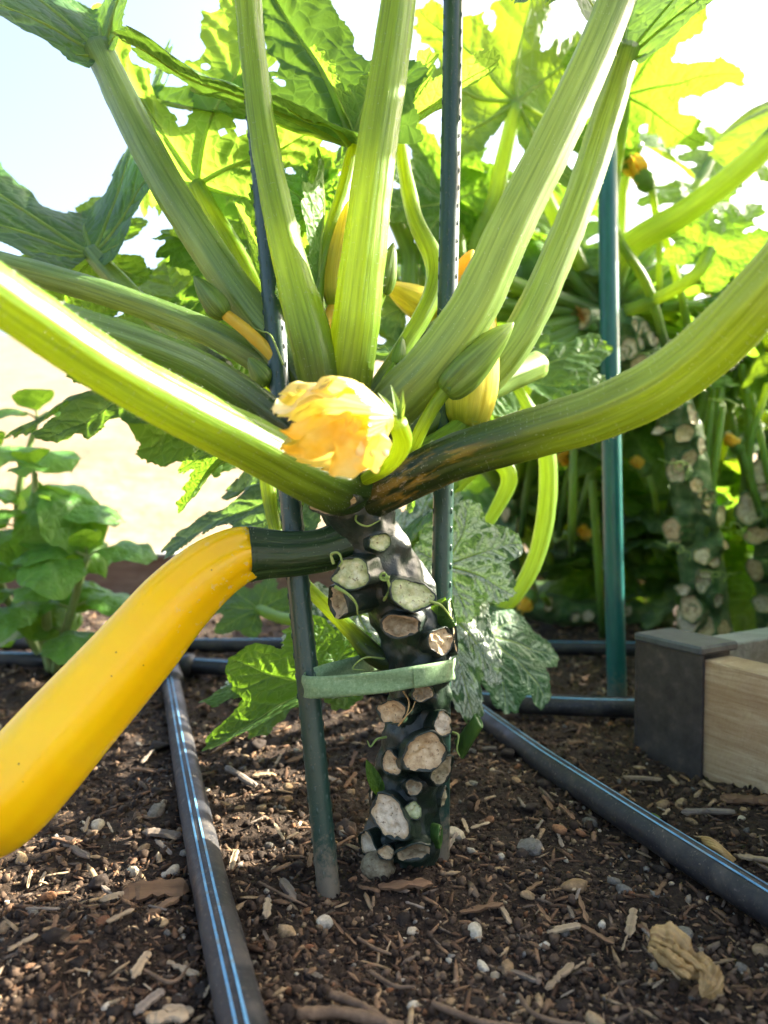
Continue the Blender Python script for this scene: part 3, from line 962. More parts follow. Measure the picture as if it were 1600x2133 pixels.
def cut_stub(root, axis_pt, face, nrm, w_, h_, bodymat, cutmat, hollow=0.0, rot=0.0, seed=0, flare=1.3, name='cut_stub'):
    """stump of a removed leaf stalk: body from the stem to the cut, cut face as its part"""
    axis_pt = np.array(axis_pt, float); C = np.array(face, float)
    nrm = np.array(nrm, float); nrm /= np.linalg.norm(nrm)
    r_ = np.random.default_rng(seed + 5)
    up = np.array([0, 0, 1.0]); ux = np.cross(up, nrm); ux /= np.linalg.norm(ux) + 1e-9; uy = np.cross(nrm, ux)
    ux, uy = ux * math.cos(rot) + uy * math.sin(rot), -ux * math.sin(rot) + uy * math.cos(rot)
    n, m = 36, 14
    a = np.linspace(0, 2 * math.pi, n, endpoint=False)
    jag = 1 + .09 * np.cos(2 * a + r_.random() * 6) + .07 * np.cos(3 * a + r_.random() * 6) + .05 * np.cos(5 * a + r_.random() * 6) + .025 * r_.normal(size=n)
    ring = (np.outer(np.cos(a) * w_ * .5 * jag, ux) + np.outer(np.sin(a) * h_ * .5 * jag, uy))
    rows = []
    for i in range(m):
        t = i / (m - 1)
        c = axis_pt * (1 - t) + C * t
        f = flare + (1 - flare) * t ** .6
        rows.append(c + ring * f)
    rows.append(C + ring * .95 + nrm * .0010); rows.append(C + ring * .85 - nrm * .0016)
    m += 2
    V = np.vstack(rows)
    V = V + np.outer(fbm(V * 110, 2, seed) * .0009, nrm * .5) + np.outer(vnoise(V * 160, seed) * .0007, ux)
    L = np.linalg.norm(C - axis_pt)
    tc = np.stack([np.tile(np.cos(a), m), np.tile(np.sin(a), m), np.repeat(np.linspace(0, L / (w_ * .5), m), n)], -1)
    o = part(name, V, grid_faces(m, n, True), M[bodymat], root, {'tc': tc, 'along': np.repeat(np.linspace(0, 1, m), n)})
    # cut face
    ks = np.linspace(.94, .02, 9)
    rows = []
    for i, k in enumerate(ks):
        dip = -.0004 - hollow * max(0.0, .9 - k) ** .7 * (w_ * .5)
        row = C + ring * k + nrm * dip
        row = row + np.outer(.0018 * fbm((C + ring * k) * 230, 2, seed), nrm)
        rows.append(row)
    V = np.vstack(rows)
    part('cut_face', V, grid_faces(9, n, True), M[cutmat], o, {'rad': np.repeat(ks, n)})
    return o

def trunk_mesh(root, spec, stubs_dir, mat, n=110, m=260, name='stem', bump=.0022):
    """main stem; spec pixels; stubs_dir = [(point, direction, size)] pull the surface outward"""
    p, r_ = spec
    V, Fc, at = tube_data(p, r_, n, m, bump=bump, bscale=55, seed=3, caps=False)
    V0 = V.copy()
    C = V0[:m * n].reshape(m, n, 3).mean(1).repeat(n, 0)
    out = V0 - C; out /= np.linalg.norm(out, axis=1)[:, None]
    disp = np.zeros_like(V0); best = np.zeros(len(V0))
    for pt, dr, sz_ in stubs_dir:
        pt = np.array(pt); dr = np.array(dr) / np.linalg.norm(dr)
        d2 = np.sum((V0 - pt) ** 2, 1)
        g = np.exp(-d2 / (sz_ * 1.05) ** 2) * np.clip(out @ dr + .2, 0, 1) * min(sz_ * .62, .0075)
        win = g > best
        disp = np.where(win[:, None], np.outer(g, dr), disp); best = np.maximum(best, g)
    V = V + disp
    # hollow grooves between the knots
    V = V - out * (np.clip(fbm(V0 * 38, 2, 21), 0, 1) * .004)[:, None]
    return part(name, V, Fc, M[mat], root, at)

# ================================================================== STAKES
def stake(path, dia, mat, label, nubs=True, pitch_=.0135, flutes=0):
    base = path[0]
    t = thing('garden_stake', label, 'stake', base, 'metal stakes pushed into the bed')
    p0, p1 = np.array(path[0]), np.array(path[1])
    ax = (p1 - p0) / np.linalg.norm(p1 - p0)
    p0 = p0 - ax * .05
    L = np.linalg.norm(p1 - p0)
    u = np.cross(ax, [0, 1, 0]); u /= np.linalg.norm(u); v = np.cross(ax, u)
    bend = .0012
    C = [p0 + ax * L * k + u * bend * math.sin(k * 5) for k in np.linspace(0, 1, 9)]
    V, Fc, at = tube_data(C, [dia / 2] * 9, 40, 60, ridge=.0)
    part('shaft', V, Fc, M[mat], t, at)
    if nubs:
        pcs = []
        k = 0
        for col in range(6):
            a = col * math.pi / 3 + .35
            d = u * math.cos(a) + v * math.sin(a); tg = np.cross(ax, d)
            s = .055 + (col % 2) * pitch_ * .5
            while s < L - .01:
                kk = s / L
                c = p0 + ax * s + u * bend * math.sin(kk * 5) + d * (dia * .5 - .0003)
                hl, hw, hh = .0029, .00075, .0011
                ring = [c - ax * hl, c + tg * hw - ax * hl * .3, c + tg * hw + ax * hl * .5, c + ax * hl, c - tg * hw + ax * hl * .5, c - tg * hw - ax * hl * .3]
                top = [c + d * hh - ax * hl * .35, c + d * hh + ax * hl * .55]
                Vn = np.array(ring + top)
                Fn = [(0, 1, 6), (1, 2, 7, 6), (2, 3, 7), (3, 4, 7), (4, 5, 6, 7), (5, 0, 6)]
                pcs.append((Vn, Fn)); s += pitch_
        Vn, Fn = join(pcs)
        part('grip_bumps', Vn, Fn, M[mat], t, kind='stuff')
    return t

b1 = G(686, 1852)
stake((b1, P(503, -60, .565)), .0152, 'stake', 'thin dark green bumpy stake leaning clear of the stem, crossing the fruit stalk')
b2 = G(916, 1778)
stake((b2, P(942, -60, .575)), .0152, 'stake', 'dark green bumpy stake rising straight up directly behind the knobbly squash stem')
b3 = G(1286, 1452)
stake((b3, P(1256, -60, .92)), .0235, 'stake_teal', 'thick smooth teal stake in front of the flowering plants behind', nubs=False)

# ================================================================== MAIN PLANT
plant = thing('zucchini_plant', 'big zucchini plant with dark knobbly cut stem tied to a stake, bearing one yellow fruit', 'plant', G(838, 1812))

stem_spec = [(838, 1835, .545, 156), (836, 1780, .545, 156), (842, 1700, .545, 142), (852, 1620, .543, 132), (860, 1540, .541, 128), (868, 1460, .54, 130),
             (872, 1390, .538, 134), (862, 1310, .535, 142), (830, 1235, .53, 146), (790, 1160, .525, 142), (752, 1095, .52, 134), (726, 1035, .515, 140), (714, 965, .515, 160), (706, 880, .52, 150), (704, 820, .53, 80)]
# visible stubs: face px, toward-camera offset from the axis, w, h, normal, body, cut, hollow, rot, axis px
STUBS = [
    ((732, 1196), .034, 76, 56, (-.25, -.93, .2), 'stem', 'cut_green', 0, .1, (790, 1180)),
    ((704, 1256), .030, 58, 62, (-.72, -.62, -.2), 'stem', 'cut_grey', .55, .2, (800, 1225)),
    ((858, 1240), .038, 84, 56, (.22, -.93, .28), 'stem', 'cut_green', 0, -.1, (835, 1225)),
    ((833, 1304), .034, 76, 46, (-.1, -.95, -.2), 'stem', 'cut_brown', .25, -.15, (845, 1290)),
    ((918, 1335), .030, 58, 46, (.5, -.85, .1), 'stem', 'cut_tan', 0, .2, (885, 1345)),
    ((816, 1483), .030, 58, 46, (-.45, -.88, -.05), 'stem', 'cut_tan', .2, 0, (855, 1480)),
    ((923, 1508), .032, 38, 46, (.42, -.9, .05), 'stem', 'cut_white', 0, 0, (890, 1515)),
    ((885, 1568), .042, 84, 70, (.12, -.97, -.05), 'stem', 'cut_tan', .35, .1, (868, 1565)),
    ((920, 1605), .030, 44, 66, (.42, -.85, -.3), 'stem', 'cut_grey', .45, -.3, (880, 1600)),
    ((812, 1702), .040, 66, 82, (-.32, -.93, .1), 'stem', 'cut_white', .12, .55, (840, 1705)),
    ((861, 1688), .034, 32, 34, (.25, -.95, .1), 'stem', 'cut_green', 0, 0, (850, 1690)),
    ((768, 1764), .022, 46, 56, (-.62, -.76, -.1), 'stem', 'cut_white', .2, .4, (820, 1755)),
    ((804, 1776), .036, 32, 28, (-.15, -.95, -.1), 'stem', 'cut_tan', .1, 0, (825, 1765)),
    ((862, 1776), .038, 68, 44, (.1, -.88, -.42), 'stem', 'cut_brown', .35, .1, (850, 1745)),
    ((916, 1742), .016, 26, 40, (.9, -.35, -.05), 'stub_green', 'cut_grey', .2, 0, (865, 1732)),
    ((997, 1502), .018, 16, 30, (.75, -.35, .5), 'stub_green', 'cut_green', .3, 0, (945, 1580)),
    ((940, 1275), .012, 26, 50, (.85, -.4, .2), 'stub_green', 'cut_green', .3, 0, (890, 1300)),
    ((776, 1640), .004, 20, 46, (-.9, -.4, .1), 'stem', 'cut_white', .1, 0, (830, 1640)),
    ((930, 1440), .004, 20, 52, (.9, -.4, .1), 'stem', 'cut_white', .1, 0, (890, 1440)),
    ((690, 1044), .030, 104, 50, (-.25, -.85, -.45), 'stem', 'cut_grey', .05, .1, (722, 1030)),
    ((792, 1130), .036, 40, 34, (.1, -.95, .1), 'stem', 'cut_green', .1, 0, (775, 1135)),
    ((946, 1318), .010, 20, 78, (.9, -.4, .1), 'stem', 'cut_tan', .05, 0, (890, 1320)),
    ((880, 1445), .034, 40, 30, (.1, -.97, -.1), 'stem', 'cut_brown', .3, 0, (872, 1440)),
    ((815, 1590), .028, 40, 46, (-.5, -.85, 0), 'stem', 'cut_tan', .3, 0, (850, 1590)),
    ((862, 1640), .036, 34, 28, (.05, -.97, -.1), 'stem', 'cut_brown', .3, 0, (855, 1640)),
    ((925, 1660), .006, 34, 36, (.85, -.5, -.1), 'stem', 'cut_grey', .1, 0, (880, 1660)),
]
ax_px = np.array([(s[1], s[2], s[0]) for s in stem_spec])
def axis_depth(py):
    return float(np.interp(py, [s[1] for s in stem_spec][::-1], [s[2] for s in stem_spec][::-1]))
pulls = []
for (fx, fy), off, w_, h_, nr, bm, cm, hol, rot, (axx, axy) in STUBS:
    d = axis_depth(axy)
    a = P(axx, axy, d)
    f = P(fx, fy, axis_depth(fy) - off * 1.1 - .004)
    dv = np.array(f) - np.array(a)
    surf = np.array(a) + dv / np.linalg.norm(dv) * .026
    pulls.append((surf, dv, S(max(w_, h_) * .5, d) * .95))
rk = np.random.default_rng(31)
for i in range(46):                        # knots of old leaf bases between the cuts
    py = rk.uniform(1060, 1800); cx = float(np.interp(py, [q[1] for q in stem_spec][::-1], [q[0] for q in stem_spec][::-1]))
    an = rk.uniform(-1.5, 1.5); dv = np.array([math.sin(an), -math.cos(an), rk.uniform(-.3, .3)])
    pulls.append((np.array(P(cx, py, axis_depth(py))) + dv * .024, dv, rk.uniform(.005, .009)))
trunk_mesh(plant, px_path(stem_spec), pulls, 'stem', bump=.0030)
for i, ((fx, fy), off, w_, h_, nr, bm, cm, hol, rot, (axx, axy)) in enumerate(STUBS):
    d = axis_depth(axy)
    a = np.array(P(axx, axy, d)); f = np.array(P(fx, fy, axis_depth(fy) - off * 1.1 - .004))
    a = a + (f - a) * .25
    cut_stub(plant, a, f, nr, S(w_ * 1.1, d), S(h_ * 1.1, d), bm, cm, hol, rot, seed=i * 3 + 1)
# corky foot of the stem
V, Fc, at = tube_data([tuple(P(792, 1832, .512)), tuple(P(788, 1812, .512)), tuple(P(790, 1795, .518)), tuple(P(800, 1780, .525))], [.008, .0115, .0105, .006], 30, 16, bump=.002, bscale=120, seed=9)
part('corky_foot', V, Fc, M['cut_brown'], plant, {**at, 'rad': np.zeros(len(V))}, label='pale corky foot of the stem')
# dark sprout scale left over above the tie, short shoots
blade(plant, P(800, 1665, .53), P(765, 1592, .52), (0, -1, .2), .36, 'leaf', fold=.5, name='scale_leaf', seed=3)
blade(plant, P(905, 1300, .52), P(925, 1245, .515), (-.2, -1, .2), .75, 'leaf', fold=.6, name='scale_leaf', seed=4)
blade(plant, P(835, 1180, .515), P(820, 1085, .51), (.6, -.8, .1), .35, 'leaf_young', fold=.4, name='scale_leaf', seed=5)

# --- leaf stalks
PET = {}
PET['front'] = petiole(plant, [(745, 1010, .505, 110), (700, 1012, .485, 118), (620, 978, .455, 112), (520, 925, .43, 112), (400, 865, .40, 112), (230, 772, .36, 112), (60, 660, .325, 116), (-120, 535, .295, 116), (-330, 380, .27, 112), (-560, 180, .26, 100)], 'petiole_front', 64, 90, 900)
PET['left'] = petiole(plant, [(690, 965, .515, 80), (600, 905, .505, 94), (510, 835, .495, 92), (410, 772, .48, 88), (290, 722, .46, 86), (140, 676, .44, 86), (-40, 620, .42, 86), (-260, 520, .40, 84), (-480, 370, .39, 80)], 'petiole_dark', 60, 70, 400)
PET['behind'] = petiole(plant, [(690, 880, .545, 50), (590, 790, .56, 58), (480, 715, .57, 56), (360, 662, .58, 54), (220, 612, .58, 52), (80, 572, .58, 52), (-80, 530, .58, 50), (-260, 480, .58, 46)], 'petiole_grey', 48, 60, 250)
PET['upleft'] = petiole(plant, [(680, 880, .535, 60), (600, 745, .545, 82), (530, 660, .55, 80), (440, 530, .56, 74), (340, 370, .575, 70), (260, 215, .59, 66), (205, 100, .60, 58)], 'petiole_grey', 52, 70, 420)
PET['young'] = petiole(plant, [(670, 860, .57, 40), (600, 720, .585, 56), (545, 630, .60, 50), (480, 510, .615, 44), (410, 385, .63, 34)], 'petiole', 40, 50, 240)
PET['mid'] = petiole(plant, [(705, 930, .50, 50), (672, 820, .485, 82), (645, 700, .48, 90), (610, 570, .485, 74), (570, 400, .49, 62), (540, 220, .495, 56), (522, 60, .50, 54), (512, -80, .50, 52), (500, -260, .51, 46)], 'petiole', 56, 80, 480)
PET['tall'] = petiole(plant, [(712, 920, .51, 50), (722, 820, .495, 92), (738, 700, .485, 98), (757, 540, .48, 92), (778, 360, .48, 84), (805, 180, .48, 78), (828, 20, .48, 72), (845, -140, .485, 64), (860, -300, .49, 56)], 'petiole', 60, 80, 480)
PET['right'] = petiole(plant, [(735, 960, .515, 70), (820, 845, .50, 106), (900, 760, .49, 106), (985, 640, .485, 102), (1060, 480, .485, 94), (1150, 300, .49, 88), (1235, 120, .495, 82), (1290, -20, .50, 76), (1350, -190, .51, 66)], 'petiole_grey', 60, 80, 520)
PET['right2'] = petiole(plant, [(760, 960, .545, 60), (880, 890, .56, 66), (985, 815, .565, 72), (1075, 710, .565, 74), (1145, 570, .57, 70), (1210, 410, .58, 66), (1265, 240, .59, 64), (1306, 105, .60, 56)], 'petiole_grey', 52, 70, 420)
PET['arm'] = petiole(plant, [(725, 1058, .52, 66), (770, 1040, .505, 84), (850, 1000, .49, 92), (960, 950, .475, 96), (1110, 905, .455, 104), (1250, 862, .43, 112), (1380, 800, .41, 120), (1490, 715, .39, 124), (1590, 610, .37, 122), (1700, 470, .36, 116), (1800, 300, .36, 106), (1880, 80, .37, 92)], 'petiole_arm', 64, 100, 900)
PET['pale'] = petiole(plant, [(700, 880, .545, 30), (655, 640, .56, 36), (690, 490, .575, 34), (722, 380, .59, 32), (742, 285, .60, 26)], 'petiole', 32, 40, 120)
PET['low'] = petiole(plant, [(815, 1385, .535, 40), (775, 1360, .535, 44), (730, 1312, .545, 34), (680, 1262, .56, 30), (620, 1200, .575, 28), (580, 1120, .585, 28), (558, 1010, .59, 30), (548, 900, .60, 30), (560, 800, .60, 26)], 'petiole', 32, 50, 120)
PET['underarm'] = petiole(plant, [(745, 1075, .53, 30), (835, 1030, .56, 40), (900, 985, .575, 36), (960, 900, .59, 30)], 'petiole', 28, 30, 60)
PET['broad'] = petiole(plant, [(735, 985, .54, 60), (820, 905, .56, 84), (900, 860, .60, 78), (1000, 810, .65, 66), (1120, 760, .70, 56)], 'petiole_grey', 40, 40, 80)

# --- leaves of the main plant
UP = (0, 0, 1)
leaf(plant, P(410, 385, .63), P(186, -4, .66), (-.40, -.86, -.22), width=.85, deep=.22, fold=-.5, droop=.1, ripple=.04, seed=1, N=380, mat='leaf_young', label='light green deeply cut young leaf', basal=.45)
leaf(plant, P(742, 285, .60), P(252, 145, .68), (.16, -.80, .60), width=.85, deep=.58, fold=.55, droop=.15, seed=2, N=380, mat='leaf_dark_shade', basal=.3)
leaf(plant, P(740, 275, .595), P(660, 80, .57), (.6, .5, .5), width=.7, deep=.55, fold=.85, droop=.2, seed=3, N=260, MM=18, mat='leaf_young', basal=.3)
leaf(plant, P(190, 525, .68), P(165, 330, .82), (-.22, -.45, .85), width=1.25, deep=.5, fold=.80, droop=.1, seed=4, N=340, mat='leaf_dark_shade', basal=.5, midl=.45)
petiole(plant, [(470, 770, .60, 40), (370, 705, .63, 44), (290, 630, .655, 44), (225, 565, .67, 42), (190, 525, .68, 36)], 'petiole_grey', 36, 40, 140)
leaf(plant, P(205, 530, .73), P(-70, 570, .72), (-.1, -.9, .4), width=1.0, deep=.72, fold=-.1, droop=.3, seed=5, N=260, mat='leaf', basal=.8)
leaf(plant, P(500, 790, .72), P(285, 500, .76), (.2, -.9, .4), width=1.0, deep=.9, fold=.05, droop=.3, seed=6, N=320, mat='leaf', basal=.8)
petiole(plant, [(640, 940, .58, 30), (560, 880, .63, 34), (500, 790, .715, 28)], 'petiole', 28, 24, 0)
leaf(plant, P(205, 100, .60), P(185, -80, .72), (-.27, -.5, .8), width=1.1, deep=.6, fold=.85, droop=.1, seed=7, N=300, mat='leaf_dark_shade', basal=.3, midl=.5)
leaf(plant, P(1306, 105, .60), P(1320, -90, .72), (.07, -.5, .85), width=1.1, deep=.6, fold=.85, droop=.1, seed=8, N=300, mat='leaf_blue', basal=.3, midl=.5)
leaf(plant, P(1350, -190, .51), P(1460, -640, .60), (.3, .5, .8), width=.9, deep=.5, fold=.5, droop=.4, seed=9, mat='leaf_top', basal=.5)
leaf(plant, P(860, -300, .49), P(800, -760, .52), (-.3, -.5, .8), width=.9, deep=.5, fold=.6, droop=.4, seed=10, mat='leaf_top', basal=.5)
leaf(plant, P(500, -260, .51), P(300, -620, .55), (-.4, -.5, .8), width=.9, deep=.5, fold=.5, droop=.4, seed=12, mat='leaf_top', basal=.5)
leaf(plant, P(1880, 80, .37), P(2250, -300, .34), (.2, -.3, 1), width=.9, deep=.5, fold=.4, droop=.5, seed=13, mat='leaf_top', basal=.6)
leaf(plant, P(-560, 180, .26), P(-1150, -200, .24), (-.2, -.3, 1), width=.9, deep=.5, fold=.4, droop=.5, seed=14, mat='leaf_top', basal=.6)
leaf(plant, P(-480, 360, .39), P(-860, 100, .42), (-.2, 0, 1), width=.9, deep=.5, fold=.3, droop=.5, seed=15, mat='leaf_top', basal=.6)
leaf(plant, P(-260, 480, .58), P(-560, 380, .64), (-.2, 0, 1), width=.9, deep=.6, fold=.3, droop=.5, seed=16, mat='leaf_top', basal=.6)
# leaf spreading behind the tall stalks
leaf(plant, P(828, 268, .64), P(1048, 112, .60), (-.25, .45, .85), width=.5, deep=.7, fold=.45, droop=.1, seed=18, N=260, MM=18, mat='leaf_young', basal=.3)
petiole(plant, [(740, 870, .56, 24), (905, 600, .60, 42), (860, 440, .62, 34), (828, 268, .64, 24)], 'petiole', 30, 40, 80)
# young furled leaves in the heart
leaf(plant, P(660, 640, .56), P(670, 320, .56), (-.75, -.6, .1), width=.45, deep=.5, fold=.95, droop=.1, seed=21, N=260, MM=18, mat='leaf_young', basal=.3)
leaf(plant, P(560, 640, .59), P(492, 410, .585), (.8, -.5, .1), width=.5, deep=.5, fold=.9, droop=.1, seed=22, N=260, MM=18, mat='leaf_young', basal=.3)
leaf(plant, P(600, 560, .66), P(480, 310, .74), (-.3, -.9, .3), width=.9, deep=.55, fold=.2, droop=.3, seed=23, N=240, MM=18, mat='leaf', basal=.5)
leaf(plant, P(640, 420, .66), P(640, 260, .72), (-.1, -.9, .3), width=.8, deep=.5, fold=.2, droop=.3, seed=27, N=240, MM=18, mat='leaf', basal=.4)
petiole(plant, [(700, 880, .56, 20), (640, 700, .6, 24), (600, 560, .66, 20)], 'petiole', 24, 24, 0)
petiole(plant, [(700, 880, .56, 20), (665, 620, .62, 22), (640, 420, .66, 18)], 'petiole', 24, 24, 0)
petiole(plant, [(690, 860, .555, 20), (600, 720, .575, 24), (560, 640, .59, 18)], 'petiole', 24, 24, 0)
petiole(plant, [(695, 860, .555, 20), (672, 740, .56, 22), (660, 640, .56, 18)], 'petiole', 24, 24, 0)
# leaves low behind the fruit stalk
leaf(plant, P(640, 1030, .64), P(318, 1105, .68), (-.1, -.6, .75), width=.75, deep=.62, fold=.1, droop=.4, seed=24, N=280, MM=20, mat='leaf_blue', basal=.6)
leaf(plant, P(500, 930, .62), P(350, 1050, .63), (-.4, -.75, .5), width=.5, deep=.6, fold=.5, droop=.4, seed=25, N=240, MM=18, mat='leaf', basal=.5)
leaf(plant, P(330, 770, .68), P(-30, 850, .70), (-.1, -.5, .85), width=.5, deep=.75, fold=-.2, droop=.35, seed=26, N=260, MM=18, mat='leaf', basal=.6)
petiole(plant, [(680, 980, .55, 26), (660, 1010, .60, 30), (640, 1030, .64, 24)], 'petiole', 24, 20, 0)
petiole(plant, [(670, 940, .56, 26), (600, 925, .60, 26), (500, 930, .62, 20)], 'petiole', 24, 20, 0)
petiole(plant, [(670, 920, .57, 30), (500, 800, .64, 30), (330, 770, .68, 24)], 'petiole', 24, 30, 0)

# --- yellow fruit
fr = [(540, 1150, .505, 88), (520, 1152, .503, 108), (482, 1164, .498, 122), (428, 1198, .490, 138), (362, 1260, .481, 154), (292, 1344, .472, 168), (222, 1424, .464, 178), (152, 1502, .456, 188), (82, 1582, .449, 198), (20, 1650, .443, 202), (-25, 1698, .440, 188), (-62, 1736, .438, 150), (-84, 1758, .437, 96), (-94, 1768, .436, 36)]
p, r_ = px_path(fr)
V, Fc, at = tube_data(p, r_, 96, 120, ridge=.0, seed=2)
# five soft flats along the fruit
m_, n_ = 120, 96
C = V[:m_ * n_].reshape(m_, n_, 3).mean(1)
a = np.linspace(0, 2 * math.pi, n_, endpoint=False)
prof = (.020 * np.cos(5 * a + 1.1) + .007 * np.cos(10 * a))[None, :] * (1 + 3.2 * np.exp(-np.linspace(0, 1, m_) / .06))[:, None]
V[:m_ * n_] += ((V[:m_ * n_].reshape(m_, n_, 3) - C[:, None]) * prof[..., None]).reshape(-1, 3)
fruit = part('fruit', V, Fc, M['fruit'], plant, at, label='smooth bright yellow zucchini fruit')
# its ridged green stalk
p, r_ = px_path([(760, 1120, .525, 110), (715, 1130, .518, 96), (670, 1145, .512, 90), (610, 1152, .508, 94), (565, 1152, .506, 102), (533, 1152, .504, 112), (514, 1153, .502, 118)])
V, Fc, at = tube_data(p, r_, 60, 60, ridge=.085, seed=5, caps=False)
fs = part('fruit_stalk', V, Fc, M['fruit_stem'], fruit, at, label='dark green ridged fruit stalk')
bristles(fs, V, 60, 60, 300, .0014, 77)

# --- buds and blossoms
M['bud'] = petiole_material('bud_green', (.05, .12, .02), (.16, .27, .05), (.10, .2, .03), .35, trans=(.6, .7, .08), base_len=-.3)
def bud(spec_stem, b0, b1, wid, label=None, inner='blossom', stemmat='petiole', nsep=5, opening=0.0):
    """closed squash bud: stalk (part), furled petals and sepals its sub-parts"""
    p, r_ = px_path(spec_stem)
    V, Fc, at = tube_data(p, r_, 20, 30, ridge=.04, seed=int(wid * 1e5) % 97)
    o = part('flower_bud', V, Fc, M[stemmat], plant, at, label=label)
    b0 = np.array(b0); b1 = np.array(b1); ax = b1 - b0; L = np.linalg.norm(ax); ax = ax / L
    C = [b0 + ax * L * k for k in (0, .08, .25, .45, .65, .82, .95, 1)]
    V, Fc, at = tube_data(C, [wid * k for k in (.30, .43, .5, .46, .36, .24, .10, .02)], 26, 36, ridge=.10, seed=4)
    part('petal_cone', V, Fc, M[inner], o, at)
    u = np.cross(ax, [.1, 1, .2]); u /= np.linalg.norm(u); v = np.cross(ax, u)
    for i in range(nsep):
        a_ = i * 2 * math.pi / nsep + .4
        d = u * math.cos(a_) + v * math.sin(a_)
        blade(o, b0 + d * wid * .38 + ax * L * .02, b0 + ax * L * (.62 + .2 * ((i * 7) % 3) / 2) + d * wid * (.46 + opening), d, .30, 'sepal', fold=-.5, curl=.35, name='sepal', seed=i, prof=[(0, .7), (.2, 1), (.6, .6), (1, .03)], n=7, m=12)
    return o
bud([(590, 790, .53, 24), (570, 745, .53, 26), (520, 695, .53, 27), (470, 655, .53, 24)], P(468, 658, .53), P(404, 575, .53), .017, 'bud on a yellow young fruit', stemmat='ovary', inner='bud')
bud([(600, 850, .53, 14), (575, 815, .53, 16), (555, 795, .53, 14)], P(558, 800, .53), P(518, 745, .525), .0155, inner='bud')
bud([(850, 960, .50, 26), (875, 900, .49, 28), (905, 845, .485, 28), (930, 812, .482, 30)], P(926, 815, .482), P(1070, 672, .48), .0255, 'big green striped bud on a curved stalk', inner='bud')
bud([(700, 800, .55, 20), (760, 690, .57, 24), (795, 610, .575, 22)], P(797, 612, .575), P(820, 505, .57), .016, inner='bud')
bud([(640, 800, .555, 24), (665, 700, .56, 30), (700, 640, .565, 32)], P(705, 640, .565), P(726, 420, .57), .026, 'yellow blossom bud between the tall stalks', stemmat='ovary')
bud([(780, 830, .53, 14), (815, 770, .525, 14), (830, 745, .525, 14)], P(828, 760, .525), P(838, 700, .525), .010, inner='bud')
bud([(840, 960, .545, 40), (930, 910, .545, 44), (970, 880, .545, 44)], P(972, 890, .548), P(1012, 590, .555), .037, 'large yellow closed blossom behind the green bud', opening=.15, inner='blossom')
bud([(640, 900, .57, 20), (520, 860, .62, 26), (440, 850, .62, 28)], P(450, 880, .62), P(320, 770, .63), .045, 'yellow blossom hanging below the leaf stalks')
bud([(900, 780, .6, 24), (930, 700, .66, 26), (925, 660, .68, 26)], P(930, 665, .68), P(800, 590, .70), .032, 'yellow pointed blossom behind the straight stake')
bud([(880, 700, .60, 20), (950, 640, .62, 22), (965, 610, .62, 24)], P(960, 625, .62), P(985, 520, .62), .03, 'orange blossom tips rising between stake and stalk', inner='petal')

# wilted open blossom in front
FC = P(810, 872, .405); FT = P(590, 900, .385)
p, r_ = px_path([(735, 1010, .50, 26), (800, 975, .455, 34), (838, 925, .42, 40), (828, 880, .405, 40)])
V, Fc, at = tube_data(p, r_, 24, 30, ridge=.04)
flower = part('open_flower', V, Fc, M['petiole'], plant, at, label='wilting orange blossom, its crumpled petals lit from behind')
axv = np.array(FT) - np.array(FC); FL = np.linalg.norm(axv); axv /= FL
uu_ = np.cross(axv, [0, 0, 1.0]); uu_ /= np.linalg.norm(uu_); vv_ = np.cross(uu_, axv)
# corolla: limp trumpet, its rim split into five ragged tips that fold inward
n_, m_ = 150, 60
a = np.linspace(0, 2 * math.pi, n_, endpoint=False); t = np.linspace(0, 1, m_)
A_, T2 = np.meshgrid(a, t)
lobe = (.5 + .5 * np.cos(5 * A_ + .9)) ** .8
rad = .007 + .0255 * np.sin(np.clip(T2 * 1.35, 0, 1) * math.pi / 2) ** 1.1 - .010 * np.clip(T2 - .75, 0, 1) / .25
rad = rad * (1 + .06 * np.cos(5 * A_ + .9) * T2 + .05 * np.cos(15 * A_ + 1) * T2 + .03 * np.cos(34 * A_ + T2 * 4) * T2)
ln = FL * (.66 + .46 * lobe + .05 * np.cos(41 * A_) + .04 * np.cos(67 * A_ + 1)) * T2
Vc = np.array(FC) + ln[..., None] * axv + rad[..., None] * (np.cos(A_)[..., None] * uu_ + np.sin(A_)[..., None] * vv_ * .92)
Vc = Vc.reshape(-1, 3)
kk = (np.repeat(t, n_)[:, None]) ** 1.3
Vc = Vc + kk * .0085 * np.stack([fbm(Vc * 30, 2, 41), fbm(Vc * 30, 2, 42), fbm(Vc * 30, 2, 43)], -1) + kk * .0016 * np.stack([vnoise(Vc * 190, 44), vnoise(Vc * 190, 45), vnoise(Vc * 190, 46)], -1)
Vc[:, 2] -= (np.repeat(t, n_) ** 2) * .008
keep = grid_faces(m_, n_, True)
rel = Vc[keep].mean(1) - np.array(FC); along = rel @ axv / FL
keep = keep[~((along > .34) & ((rel @ np.array([-.15, -.80, -.58])) > .013))]      # the torn side, open towards the path
tcv = np.stack([np.cos(A_).ravel(), np.sin(A_).ravel(), (T2 * 5).ravel()], -1)
part('corolla', Vc, keep, M['blossom_open'], flower, {'tc': tcv, 'along': T2.ravel()})
